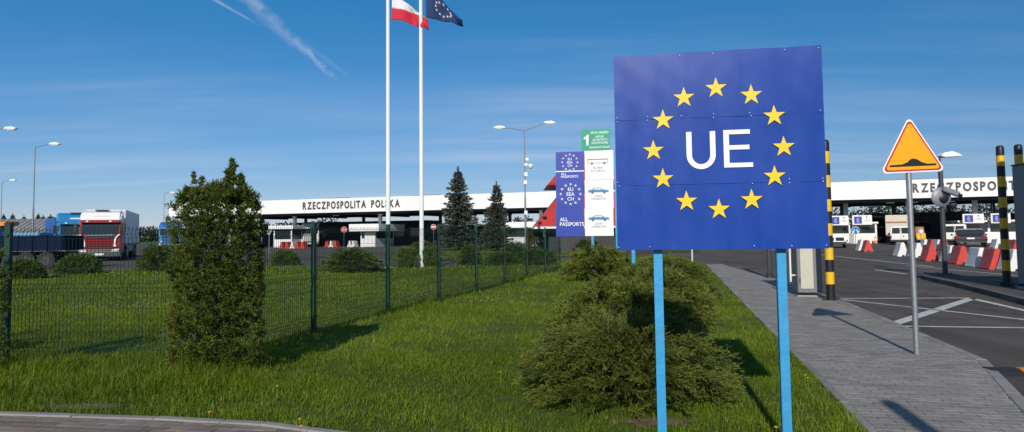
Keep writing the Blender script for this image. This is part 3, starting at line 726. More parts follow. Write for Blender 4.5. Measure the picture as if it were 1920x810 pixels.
far_bush(1004, 470, 34, 34, 'o', 'yellowish upright shrub right of the twin-arm lamp post', GB)
far_bush(1100, 472, 70, 26, 's', 'dark bush directly below the passport board', GB)

def spruce_mesh(seed, H=1.0, Rb=.27):
    g = np.random.default_rng(seed); P, D, Tn = [], [], []; st = MB(); st.cyl((0, 0, 0), (0, 0, H), .018, .002, 7)
    nw = 28
    for i in range(nw):
        z = .06 + .92 * (i / nw) ** .95; r = Rb * (1 - z) ** .82 + .012; nb = 8 if i < 20 else 6
        for j in range(nb):
            a = 2 * np.pi * (j + .5 * (i % 2)) / nb + g.normal(0, .2); L = r * (.65 + .6 * g.random()); dr = -.10 if z < .7 else .25
            n = max(16, int(620 * L)); k = g.random(n) ** .8
            s = g.normal(0, .16, n) * L * (1.1 - k)
            x = np.cos(a) * L * k - np.sin(a) * s; y = np.sin(a) * L * k + np.cos(a) * s; zz_ = z + dr * L * k + .12 * L * k ** 2 + g.normal(0, .006, n)
            P.append(np.stack([x, y, zz_], 1)); D.append(np.stack([np.cos(a) + g.normal(0, .5, n), np.sin(a) + g.normal(0, .5, n), g.normal(-.1, .4, n)], 1)); Tn.append(np.clip(.35 + .4 * k + g.normal(0, .15, n), 0, 1))
            if i % 3 == 0: st.cyl((0, 0, z), (np.cos(a) * L * .8, np.sin(a) * L * .8, z + dr * L * .7), .003, .001, 4)
    n = 60; zt = .93 + .09 * g.random(n); P.append(np.stack([g.normal(0, .004, n), g.normal(0, .004, n), zt], 1)); D.append(np.stack([g.normal(0, .3, n), g.normal(0, .3, n), np.ones(n)], 1)); Tn.append(np.full(n, .5))
    P, D, Tn = np.concatenate(P), np.concatenate(D), np.concatenate(Tn)
    V, F, tn = leaf_quads(P, D, .030 * (.7 + .6 * g.random(len(P))), .012, Tn, g)
    return tri_mesh('crown', V, F, spruce_m, tn), st
SPm, SPs = spruce_mesh(3)
b = G(860, 470); k = b.y / F_PX; h = (470 - 318) * k
sp1, SPd = plant('spruce', 'taller blue-grey spruce just right of the flagpoles', 'spruce', SPm, SPs, (b.x, b.y, LZ), 0, (h * 1.06, h * 1.06, h), None, 'crown', 'trunk')
SPm2, SPs2 = spruce_mesh(4, 1.0, .25)
b = G(932, 471); k = b.y / F_PX; h = (471 - 345) * k
sp2, SPd2 = plant('spruce', 'smaller blue-grey spruce left of the twin-arm lamp post', 'spruce', SPm2, SPs2, (b.x, b.y, LZ), 1, (h * 1.0, h * 1.0, h), None, 'crown', 'trunk')
ORD = ('leftmost', 'second from left', 'third from left', 'fourth from left', 'rightmost')
for i, (px, top, Y) in enumerate(((7, 402, 150), (24, 401, 150), (45, 405, 155), (72, 401, 150), (81, 404, 150))):
    q = at(px, top, Y); plant('spruce', ORD[i] + ' of the five tiny spruce tips behind the grey shed roof', 'spruce', SPm, SPd, (q.x, Y, -.04), i, (q.z * .9, q.z * .9, q.z), 'distant spruces behind the shed', 'crown', 'trunk')
q = at(95, 404, 118); plant('spruce', 'dark conifer between the grey shed and the blue lorry', 'spruce', SPm, SPd, (q.x, 118, 0), 2, (q.z * 1.4, q.z * 1.4, q.z), None, 'crown', 'trunk')

def far_wood():
    g = np.random.default_rng(9); n = 52000; x = (g.random(n) * 2 - 1) * 420
    hh = 5.0 + 1.6 * np.sin(x * .05) + 1.2 * np.sin(x * .17 + 1) + .9 * np.sin(x * .41) + np.where((x > 95) & (x < 260), 3.5, 0)
    z = hh * g.random(n) ** .7 * (1 + .12 * np.sin(x * 1.3)); y = 262 + g.random(n) * 16 + .00018 * x ** 2 * 0
    P = np.stack([x, y, z], 1); D = g.normal(0, 1, (n, 3)) + [0, -.4, .3]
    V, F, tn = leaf_quads(P, D, 1.2 * (.6 + g.random(n)), .75, np.clip(g.normal(.45, .2, n), 0, 1), g)
    o = link(bpy.data.objects.new('far_wood', tri_mesh('far_wood', V, F, wood_m, tn)))
    tag(o, 'low dark line of distant trees along the horizon', 'wood', kind='stuff')
far_wood()
# ------------------------------------------------------------------ fence
def fence():
    o0 = Vector(FP[0]); sp_ = 2.51
    main = [o0 + fdir * sp_ * n for n in range(-1, 8)]
    c = main[0]; l1 = Vector(g2(9, 690)); left = [l1 + (l1 - c), l1]
    pts = left + main
    t = thing('mesh_fence', 'dark green welded wire mesh fence with folded panels crossing the lawn', 'fence', (c.x, c.y, 0))
    pm = MB(); pm.box((0, 0, .86), (.075, .055, 1.76)); pm.box((0, 0, 1.745), (.082, .062, .014)); 
    for z in (.3, .95, 1.6): pm.box((0, -.036, z), (.045, .02, .03))
    po = pm.build('post', green_f, t); first = True
    prof = [(0, .10), (0, .20), (-.03, .25), (0, .30), (0, .90), (-.03, .95), (0, 1.0), (0, 1.55), (-.03, 1.60), (0, 1.65), (0, 1.69)]
    w = MB(); n = 49; r = .0021
    def wire(x, pr):
        vs = []
        for (y, z) in pr: vs += [(x - r, y - r, z), (x + r, y - r, z), (x + r, y + r, z), (x - r, y + r, z)]
        w.add(vs, [(4 * i + k, 4 * i + (k + 1) % 4, 4 * i + 4 + (k + 1) % 4, 4 * i + 4 + k) for i in range(len(pr) - 1) for k in range(4)])
    for i in range(n): wire(.02 + 2.40 * i / (n - 1), prof)
    for z, y in ((.20, 0), (.25, -.03), (.30, 0), (.5, 0), (.7, 0), (.90, 0), (.95, -.03), (1.0, 0), (1.2, 0), (1.4, 0), (1.55, 0), (1.6, -.03), (1.65, 0)):
        w.box((1.22, y - .004, z), (2.42, .0042, .0042))
    pn = w.build('mesh_panel', wire_m, t); used = False
    for i, p in enumerate(pts):
        q = po if first else link(po.copy(), t); first = False
        d = (pts[min(i + 1, len(pts) - 1)] - pts[max(i - 1, 0)]).normalized() if i != 2 else fdir
        q.location = (p.x - c.x, p.y - c.y, 0); q.rotation_euler = (random.uniform(-.006, .006), random.uniform(-.006, .006), math.atan2(d.y, d.x))
    for a, b in zip(pts[:-1], pts[1:]):
        q = pn if not used else link(pn.copy(), t); used = True
        d = (b - a); q.location = (a.x - c.x + d.normalized().x * .035, a.y - c.y + d.normalized().y * .035, 0); q.rotation_euler = (0, 0, math.atan2(d.y, d.x)); q.scale = ((d.length - .07) / 2.44, 1, 1)
fence()

# ------------------------------------------------------------------ blue UE sign
def ue_sign():
    w = Wall(at(1154, 286, 4.90), at(1547, 277, 4.66))
    u0, u1 = 0.0, w.L; zt = (w.px(1152, 105)[1] + w.px(1541, 86)[1]) / 2; zb = (w.px(1156, 467)[1] + w.px(1553, 468)[1]) / 2
    t = thing('border_sign', 'large square blue sign reading UE inside a ring of yellow stars', 'sign', w.A, w.rz)
    s1 = w.px(1350, 217)[1]; s2 = w.px(1350, 342)[1]
    for k, (a, b) in enumerate(((s1, zt), (s2, s1), (zb, s2))):
        # each sheet is a slightly buckled grid with thickness, overlapping the one below
        nx, nz = 26, 12; g = np.random.default_rng(40 + k); m = MB(); vs = []
        for side in (0, 1):
            for j in range(nz + 1):
                for i in range(nx + 1):
                    x = u0 + (u1 - u0) * i / nx; z = a - (.008 if k < 2 else 0) + (b - a + (.008 if k < 2 else 0)) * j / nz
                    wob = .0012 * math.sin(i * .9 + k * 2 + j * .5) * math.sin(j * .55 + k + .3 * i) + .0016 * math.sin(i * .37 + k) 
                    if (k == 0 and j == nz): z += .003 * math.sin(i * 1.1) * math.sin(i * .37)
                    y = wob - .003 * (2 - k) + (.0035 if side else 0)
                    vs.append((x, y, z))
        q = (nx + 1) * (nz + 1); fs = []
        for j in range(nz):
            for i in range(nx):
                c = j * (nx + 1) + i; fs.append((c, c + 1, c + nx + 2, c + nx + 1)); fs.append((q + c, q + c + nx + 1, q + c + nx + 2, q + c + 1))
        for i in range(nx): fs += [(i, q + i, q + i + 1, i + 1), (nz * (nx + 1) + i, nz * (nx + 1) + i + 1, q + nz * (nx + 1) + i + 1, q + nz * (nx + 1) + i)]
        for j in range(nz): c = j * (nx + 1); fs += [(c, c + nx + 1, q + c + nx + 1, q + c), (c + nx, q + c + nx, q + c + 2 * nx + 1, c + 2 * nx + 1)]
        m.add(vs, fs); p = m.build('sheet_panel', blue_sheet, t, smooth=True)
    for (x, y) in ((1342, 164), (1408, 177), (1451, 216), (1469, 274), (1452, 329), (1409, 373), (1348, 391), (1287, 376), (1243, 334), (1225, 281), (1243, 224), (1282, 182)):
        u, z = w.px(x, y + 1.5); m = MB(); m.prism(star_poly(.0765, u, z), -.0108, -.004, 'y'); m.build('star', star_y, t)
    # U and E
    ul, zt_ = w.px(1286, 248); ur, zb_ = w.px(1342.5, 316.5); sw = .037; m = MB(); rr = (ur - ul) / 2; cz = zb_ + rr * 1.02
    out = [(ul, zt_)] + [(ul + rr + rr * math.cos(a), cz + rr * 1.02 * math.sin(a)) for a in np.linspace(math.pi, 2 * math.pi, 25)] + [(ur, zt_)]
    ri = rr - sw; inn = [(ul + sw, zt_)] + [(ul + rr + ri * math.cos(a), cz + (rr * 1.02 - sw * .93) * math.sin(a)) for a in np.linspace(math.pi, 2 * math.pi, 25)] + [(ur - sw, zt_)]
    for i in range(len(out) - 1): m.prism([out[i], out[i + 1], inn[i + 1], inn[i]], -.0108, -.004, 'y')
    o = m.build('letter_u', letter_w, t); o['label'] = 'white letter U'
    el, ezt = w.px(1355.5, 244.5); er, ezb = w.px(1411, 313); m = MB(); h = .031; mid = w.px(1380, 276.5)[1]
    m.prism([(el, ezb), (er + .003, ezb), (er + .003, ezb + h), (el + sw, ezb + h), (el + sw, mid - h / 2), (er - .018, mid - h / 2), (er - .018, mid + h / 2), (el + sw, mid + h / 2), (el + sw, ezt - h), (er - .012, ezt - h), (er - .012, ezt), (el, ezt)], -.0108, -.004, 'y')
    o = m.build('letter_e', letter_w, t); o['label'] = 'white letter E'
    rv = MB(); rv.lathe([(.0045, 0), (.004, -.0015), (.002, -.0025)], 10, axis='y'); r0 = rv.build('rivet', galv, t, smooth=True); fst = True
    for z in (zt - .02, s1 + .012, s1 - .014, s2 + .012, s2 - .014, zb + .02):
        for f in (.012, .16, .33, .485, .66, .83, .988):
            if random.random() < .4: continue
            q = r0 if fst else link(r0.copy(), t); fst = False; q.location = (u0 + (u1 - u0) * f + random.uniform(-.008, .008), -.0095, z + random.uniform(-.004, .004))
    for (xa, xb) in ((1226.5, 1242.5), (1461.5, 1476.5)):
        ua, ub = w.px(xa, 490)[0], w.px(xb, 490)[0]; pm = MB(); c = (ua + ub) / 2
        pm.box((c, .085, (zt + .0) / 2 - .15), (.062, .06, zt - .1 + .3)); pm.build('post', cyan, t, bevel=.004)
    for z in (zb + .10, (zb + zt) / 2, zt - .12):
        bm_ = MB(); bm_.box(((u0 + u1) / 2, .029, z), (u1 - u0 - .08, .05, .05)); bm_.build('batten', cyan, t)
    return w
UE = ue_sign()

# ------------------------------------------------------------------ bump warning sign
def bump_sign():
    b = G(1722, 671); Y = b.y; k = Y / F_PX
    t = thing('warning_sign', 'yellow triangular road hump warning sign on a grey pole by the footway', 'sign', (b.x, b.y, .03))
    zz0 = at(1708, 326, Y).z; zz1 = at(1699, 226, Y).z
    pm = MB(); pm.cyl((0, .03, -.1), (0, .03, zz1 - .25), .033, n=16); pm.build('pole', galv, t, smooth=True)
    cp = MB(); cp.lathe([(.034, 0), (.034, .012), (.02, .02)], 16, (0, .03, zz1 - .25)); cp.build('pole_cap', dark, t, smooth=True)
    h = zz1 - zz0; s = h / .866; cxl = at(1708, 280, Y).x - b.x; cz = zz0 + h / 3
    def tri(sc, rad):
        V = [(cxl - s / 2 * sc, cz - h / 3 * sc), (cxl + s / 2 * sc, cz - h / 3 * sc), (cxl, cz + h * 2 / 3 * sc)]; out = []
        for i, a0 in ((0, 150), (1, -90), (2, 30)):
            vx, vz = V[i]; dx, dz = cxl - vx, cz - vz; L = math.hypot(dx, dz); q = (vx + dx / L * rad * 2, vz + dz / L * rad * 2)
            out += [(q[0] + rad * math.cos(R(a0 + 120 * j / 8)), q[1] + rad * math.sin(R(a0 + 120 * j / 8))) for j in range(9)]
        return out
    rot = R(1.8)
    def layer(poly, y0, y1, name, m):
        q = [(cxl + (x - cxl) * math.cos(rot) - (z - cz) * math.sin(rot), cz + (x - cxl) * math.sin(rot) + (z - cz) * math.cos(rot)) for x, z in poly]
        mb = MB(); mb.prism(q, y0, y1, 'y'); return mb.build(name, m, t)
    layer(tri(1.06, .045), -.012, -.008, 'plate', letter_w); layer(tri(1.055, .045), -.0075, -.002, 'plate_back', galv)
    layer(tri(.985, .038), -.0145, -.0122, 'border', sign_red); layer(tri(.90, .030), -.017, -.0147, 'face', sign_yellow)
    zb = cz - h / 3 * .72; hw = s * .375
    top = [(-hw, .022), (-hw * .45, .026), (-hw * .22, .05), (-hw * .08, .083), (hw * .04, .09), (hw * .2, .078), (hw * .4, .042), (hw * .62, .024), (hw, .022)]
    layer([(cxl - hw, zb)] + [(cxl + x, zb + z * h / .62) for x, z in top] + [(cxl + hw, zb)], -.0195, -.0172, 'hump_symbol', black)
    for z in (cz - .05, cz + .22): mb = MB(); mb.box((0, .03, z), (.1, .074, .03)); mb.build('clamp', galv, t)
bump_sign()

# ------------------------------------------------------------------ hazard marker posts
def marker(bx, by, tpy, tpx, label, rad=.088):
    b = G(bx, by); zt = at(tpx, tpy, b.y).z; t = thing('marker_post', label, 'post', (b.x, b.y, 0), 0, 'black and yellow marker posts')
    nb = 12; bl = (zt - .38) / nb; edges = [.02] + [.38 + bl * i for i in range(nb + 1)]
    for k in range(nb + 1):
        z0, z = edges[k], edges[k + 1]; m = MB()
        if k == nb: m.lathe([(rad, z0 + .001), (rad, z - .07), (rad * .9, z - .03), (rad * .6, z - .006), (.01, z)], 20)
        else: m.lathe([(rad, z0 + .001), (rad, z)], 20)
        m.build('band', black if k % 2 == 0 else yellow, t, smooth=True)
    m = MB(); m.lathe([(.15, 0), (.15, .02), (rad + .012, .03), (rad + .012, .055)], 20); m.build('base_flange', dark, t, smooth=True)
    for a in range(4): m = MB(); m.cyl((.125 * math.cos(a * 1.57 + .4), .125 * math.sin(a * 1.57 + .4), .015), (.125 * math.cos(a * 1.57 + .4), .125 * math.sin(a * 1.57 + .4), .06), .016, n=6); m.build('bolt', dark, t)
    for s in (-1, 1): m = MB(); m.prism([(s * .11, .03), (s * .11, .13), (s * .20, .03)], -.012, .012, 'y'); m.build('gusset', dark, t)
    return t
marker(1558, 566, 262, 1547, 'black and yellow striped marker post at the right edge of the blue sign')
mk2 = marker(1889, 545, 281, 1876, 'black and yellow striped marker post on the traffic island, clear of the grey pillar')
mk3 = marker(1924, 548, 279, 1911, 'black and yellow striped marker post half hidden by the grey pillar at the right edge')
for m_ in (mk2, mk3): m_.location.z = .11

# ------------------------------------------------------------------ portal pillars
def pillar(px, py, w, d, h, label, rz, group='grey detector pillars on both sides of the lane', beige_w=None, zb=0.0):
    b = G(px, py); t = thing('detector_pillar', label, 'pillar', (b.x, b.y, zb), rz, group)
    m = MB(); m.box((0, d / 2, h / 2 + .06), (w, d, h - .12)); m.build('housing', grey_box, t, bevel=.015)
    m = MB(); m.box((-w * .12, -.012, h / 2 + .10), (beige_w or w * .45, .022, h - .22)); m.build('front_panel', beige, t, bevel=.006)
    m = MB(); m.box((0, d / 2, .0), (w + .04, d + .04, .12)); m.build('plinth', concrete, t, bevel=.008)
    m = MB(); m.box((0, d / 2, h + .02), (w + .03, d + .03, .04)); m.build('cap', dark, t, bevel=.006)
    for z in (.4, h * .5, h - .4): m = MB(); m.box((-w * .12 - (beige_w or w * .45) / 2 - .02, -.012, z), (.02, .02, .10)); m.build('hinge', dark, t)
    return t
pl1 = pillar(1520, 559, .52, .62, 2.6, 'grey detector pillar with beige front standing behind the right blue sign post', R(-13), beige_w=.27)
m = MB(); m.tube([(-.37, .25, .35), (-.37, .25, 1.35), (-.30, .25, 1.5)], .022, 8); m.tube([(-.36, .25, 1.2), (-.29, .25, 1.2)], .018, 6); m.tube([(-.36, .25, .5), (-.27, .25, .5)], .018, 6); m.build('guard_rail', white, pl1, smooth=True)
p = at(1935, 400, 17.4); pl2 = pillar(1958, 554, .50, .5, at(1908, 307, 15.6).z - .13, 'grey detector pillar at the right edge of the picture beside the marker posts', R(-6), beige_w=.2, zb=.11)
# unseen block added outside the frame on the right to cast the island's shadow
t = thing('shadow_caster', 'tall grey block added out of view at the right to shade the traffic island', 'column', (12.3, 12.0, 0), R(-13))
m = MB(); m.box((0, 0, 2.85), (2.8, .5, 5.5)); m.build('housing', grey_box, t, bevel=.02)
m = MB(); m.box((0, 0, .05), (3.0, .7, .1)); m.build('plinth', concrete, t)

t = thing('slim_pole', 'slim dark pole out of view behind us, its shadow crossing the footway in front', 'pole', (1.82, -1.2, 0))
m = MB(); m.lathe([(.075, 0), (.075, 4.1), (.06, 4.16), (.01, 4.2)], 16); m.build('post', black, t, smooth=True); m = MB(); m.lathe([(.15, 0), (.15, .02), (.08, .03)], 16); m.build('base_flange', dark, t)
# dark poles
def camera_pole():
    b = G(1773, 521); Y = b.y; k = Y / F_PX; zt = at(1762, 292, Y).z
    t = thing('camera_pole', 'graphite pole with floodlight, round mirror and cameras on the traffic island', 'pole', (b.x, b.y, .11))
    m = MB(); m.cyl((0, 0, 0), (0, 0, zt - .45), .075, .068, 14); m.cyl((0, 0, zt - .45), (-.0, 0, zt - .11), .03, .025, 10); m.build('pole', poledark, t, smooth=True)
    m = MB(); m.box((0, 0, .012), (.3, .3, .024)); m.build('base_plate', dark, t)
    for x in (-.11, .11):
        m = MB(); m.cyl((x, -.11, .02), (x, -.11, .07), .014, n=6); m.build('bolt', dark, t)
    m = MB(); m.prism([(-.02, zt - .13), (.08, zt - .02), (.35, zt + .02), (.55, zt - .06), (.66, zt - .14), (.1, zt - .17)], -.13, .13, 'y'); m.build('floodlight', white, t, bevel=.015)
    def loc(px, py): q = at(px, py, Y); return q.x - b.x, q.z - .11
    x, z = loc(1761, 370); m = MB(); m.lathe([(.30, -.06), (.31, -.08), (.28, -.11), (.16, -.15), (.01, -.165)], 24, (x, -.02, z), axis='y'); m.build('mirror', lampgrey, t, smooth=True)
    m = MB(); m.lathe([(.13, -.17), (.14, -.2), (.08, -.23)], 18, (x + .02, -.03, z - .03), axis='y'); m.build('lens_ring', black, t, smooth=True)
    x, z = loc(1773, 360); m = MB(); m.box((x + .02, -.22, z), (.52, .15, .16), m=Matrix.Rotation(R(22), 3, 'Y')); m.build('camera_housing', lampgrey, t, bevel=.02)
    x, z = loc(1787, 366); m = MB(); m.cyl((x - .02, -.25, z), (x + .10, -.27, z - .04), .065, .05, 12); m.build('camera_lens', black, t, smooth=True)
    x, z = loc(1782, 386); m = MB(); m.lathe([(.11, .08), (.12, 0), (.07, -.09), (.01, -.12)], 16, (x, -.12, z)); m.build('dome_camera', dark, t, smooth=True)
camera_pole()
b = G(1443, 522); t = thing('lamp_pole', 'dark graphite pole at the footway edge, behind the blue sign beside its right post', 'pole', (b.x, b.y, 0))
m = MB(); m.cyl((0, 0, 0), (0, 0, 3.3), .07, .065, 14); m.build('pole', poledark, t, smooth=True)
m = MB(); m.box((0, 0, .02), (.28, .28, .03)); m.lathe([(.10, .03), (.10, .16), (.075, .19)], 14); m.build('base_plate', dark, t)
m = MB(); m.box((.2, -.1, 3.2), (.6, .25, .12)); m.build('floodlight', white, t, bevel=.02)
b = G(1298, 493); t = thing('marker_stake', 'thin pale stake at the far end of the lawn below the blue sign', 'stake', (b.x, b.y, 0))
m = MB(); m.box((0, 0, .55), (.06, .06, 1.1)); m.build('stake', offwhite, t); m = MB(); m.box((0, -.003, .95), (.066, .06, .12)); m.build('reflector', red, t)

# rubber hump on the road
b = G(1893, 700); t = thing('speed_hump', 'black and orange rubber road hump beside the kerb at the right edge', 'speed hump', (b.x + .25, b.y, 0), R(-8))
prof = [(-.2, 0), (-.14, .03), (-.05, .05), (.05, .05), (.14, .03), (.2, 0)]
for i in range(4): m = MB(); m.prism(prof, -.45 + i * .3, -.15 + i * .3 - .004, 'x'); m.build('segment', rubber if i % 2 == 0 else orange, t, bevel=.006)

# ------------------------------------------------------------------ passport board
def board():
    w = Wall(at(1043, 440, 26.0), at(1153, 440, 25.6)); t = thing('information_board', 'blue and white lane board with star rings, ALL PASSPORTS and a green top sign', 'sign board', w.A, w.rz)
    def rect(x0, y0, x1, y1, name, m, y=-.02, th=.02, lab=None):
        a, zt_ = w.px(x0, y0); c, zb_ = w.px(x1, y1); mb = MB(); mb.box(((a + c) / 2, y + th / 2, (zt_ + zb_) / 2), (c - a, th, zt_ - zb_)); o = mb.build(name, m, t)
        if lab: o['label'] = lab
        return o
    for (y0, y1) in ((285.5, 321), (321.7, 389), (389.6, 443)): rect(1042, y0, 1095.6, y1, 'blue_panel', panel_blue)
    for (y0, y1) in ((283, 337), (337.5, 390), (390.5, 442)): rect(1096, y0, 1150.9, y1, 'white_panel', info_white)
    rect(1150.92, 284, 1172, 442, 'cyan_panel', cyan)
    rect(1042, 320.9, 1095, 321.4, 'divider', letter_w, -.024, .004)
    rect(1090, 243, 1143.5, 281.5, 'green_panel', info_green, -.025, .02, 'green panel with a white number 1 and small lettering')
    kk = 26.0 / F_PX
    def ring(cx_, cy_, rpx, spx, lines, lh):
        for i in range(12):
            a = 2 * math.pi * i / 12; u, z = w.px(cx_ + rpx * math.sin(a), cy_ - rpx * math.cos(a) * 1.0)
            m = MB(); m.prism(star_poly(spx * kk, u, z), -.026, -.0215, 'y'); m.build('star', star_cream, t)
        for i, s in enumerate(lines):
            u, z = w.px(cx_, cy_ + (i - 1) * lh); put_text(s, 'lettering', t, u, z, letter_w, height=lh * .72 * kk, y=-.024, bold=.01)
    ring(1068.5, 304.5, 14.5, 2.6, ('EU', 'EEA', 'CH'), 6.2)
    ring(1070, 364, 18.5, 3.2, ('EU', 'EEA', 'CH'), 9)
    for (s, x, y, h, wd) in (('ALL', 1052, 326.3, 4.6, 10), ('PASSPORTS', 1052, 331.6, 4.6, 32), ('ALL', 1050, 411.5, 7, 15), ('PASSPORTS', 1050, 420.5, 7, 45)):
        u, z = w.px(x, y); put_text(s, 'lettering', t, u, z, letter_w, height=h * kk, width=wd * kk, y=-.024, align='l', bold=.012)
    # pictograms: a coach and two cars in side view
    def pic(cx_, cy_, kind):
        u, z = w.px(cx_, cy_); q = kk
        if kind == 'bus':
            m = MB()
            for a, b_ in (((-19, 3.5), (19, 5)), ((-19, -3.0), (19, -2.2)), ((-19, -3), (-18, 5)), ((18.2, -3), (19, 5))): m.prism([(u + a[0] * q, z + a[1] * q), (u + b_[0] * q, z + a[1] * q), (u + b_[0] * q, z + b_[1] * q), (u + a[0] * q, z + b_[1] * q)], -.023, -.0205, 'y')
            for x in (-11, 12): m.lathe([(2.2 * q, -.023), (2.2 * q, -.0205)], 12, (u + x * q, 0, z - 3.4 * q), axis='y')
            m.build('coach_pictogram', info_ink, t)
        else:
            m = MB(); m.prism([(u + x * q, z + y * q) for x, y in ((-19, -2.5), (-19, 1.5), (-12, 2.6), (-7, 6), (4, 6), (10, 2.4), (19, 1), (19, -2.5))], -.0225, -.0205, 'y'); m.build('car_pictogram', info_cyan, t)
            m = MB(); m.prism([(u + x * q, z + y * q) for x, y in ((-9, 2.4), (-6, 5), (-2, 5), (-2, 2.4))], -.025, -.023, 'y'); m.prism([(u + x * q, z + y * q) for x, y in ((-1, 2.4), (-1, 5), (3.4, 5), (7, 2.4))], -.025, -.023, 'y'); m.build('window_pictogram', info_white, t)
            for x in (-11, 11): m = MB(); m.lathe([(2.6 * q, -.025), (2.6 * q, -.023)], 12, (u + x * q, 0, z - 2.6 * q), axis='y'); m.build('wheel_pictogram', info_ink, t)
    pic(1121, 303, 'bus'); pic(1122, 358, 'car'); pic(1123, 409.5, 'car')
    for (s, x, y, h, wd) in (('BUSES', 1121, 314.5, 3.4, 17), ('AUTOBUSY', 1121, 320.2, 3.4, 27), ('CARS', 1122, 367.5, 3.4, 14), ('OSOBOWE', 1122, 372.8, 3.4, 26), ('CARS', 1123, 419.5, 3.4, 14), ('OSOBOWE', 1123, 424.8, 3.4, 26)):
        u, z = w.px(x, y); put_text(s, 'lettering', t, u, z, info_ink, height=h * kk, width=wd * kk, y=-.023)
    u, z = w.px(1099.5, 263); m = MB(); m.prism([(u + x * kk, z + y * kk) for x, y in ((-.2, -10), (3.8, -10), (4.2, 10), (1.6, 10), (-.5, 7), (-4.8, 4.6), (-4.8, 1.2), (-.2, 3.2))], -.029, -.0255, 'y'); m.build('number_one', letter_w, t)
    for (s, x, y, h, wd) in (('НЕ НА ЗЕМЛЮ', 1124, 248.5, 4.6, 33), ('МІСЦЕ', 1124.5, 256.5, 4.4, 15), ('ДО МИТНОГО', 1125, 262.2, 4.4, 27), ('КОНТРОЛЮ', 1125, 267.8, 4.4, 30), ('ВІЗЬМИ Й ЧЕКАЙ', 1124, 275.6, 4.6, 37)):
        u, z = w.px(x, y); put_text(s, 'lettering', t, u, z, letter_w, height=h * kk, width=wd * kk, y=-.028, bold=.012)
    for x, y1 in ((1111, 0), (1157, 0)):
        u, _z = w.px(x, 443); zt_ = w.px(x, 300)[1]; m = MB(); m.box((u, .04, zt_ / 2), (.09, .07, zt_)); m.build('post', cyan, t)
    u = w.px(1116, 250)[0]; z0, z1 = w.px(1116, 300)[1], w.px(1116, 247)[1]; m = MB(); m.box((u, .03, (z0 + z1) / 2), (.07, .06, z1 - z0)); m.build('top_post', cyan, t)
star_cream = mat('star_cream', (.75, .62, .45), .5)
board()
# the second board stands behind the UE sign, its legs showing under it
b0, b1 = at(1170, 470, 20.5), at(1258, 470, 20.3); w2 = Wall(b0, b1); t = thing('information_board', 'board almost hidden behind the UE sign, only its black lower edge and cyan legs showing', 'sign board', w2.A, w2.rz)
zb_ = 1.02; m = MB(); m.box((w2.L * .5, 0, 2.1), (w2.L, .05, 1.9)); m.build('panel', info_white, t); m = MB(); m.box((w2.L * .62, -.028, 1.02), (w2.L * .62, .03, .3)); m.build('lower_edge', black, t)
for f in (.2, .78): m = MB(); m.box((w2.L * f, .06, 1.0), (.1, .07, 2.0)); m.build('post', cyan, t)

# ------------------------------------------------------------------ flagpoles and flags
def flagpole(px, py, label):
    b = G(px, py); t = thing('flagpole', label, 'flagpole', (b.x, b.y, LZ), 0, 'white flagpoles'); H = 13.6
    m = MB(); m.cyl((0, 0, 0), (0, 0, H), .105, .075, 18); m.build('pole', polewhite, t, smooth=True)
    m = MB(); m.lathe([(.075, H), (.11, H + .05), (.10, H + .14), (.02, H + .2)], 16); m.build('finial', chrome, t, smooth=True)
    m = MB(); m.lathe([(.19, 0), (.19, .03), (.12, .05)], 16); m.build('base_flange', polewhite, t, smooth=True)
    m = MB(); m.cyl((.09, -.07, 1.2), (.085, -.06, H - .1), .006, n=5); m.build('halyard', offwhite, t)
    m = MB(); m.box((.10, -.07, 1.2), (.05, .04, .16)); m.build('cleat', lampgrey, t)
    return b
f1 = flagpole(728, 503, 'left white flagpole carrying the white and red flag'); f2 = flagpole(791, 502, 'right white flagpole carrying the dark blue flag')
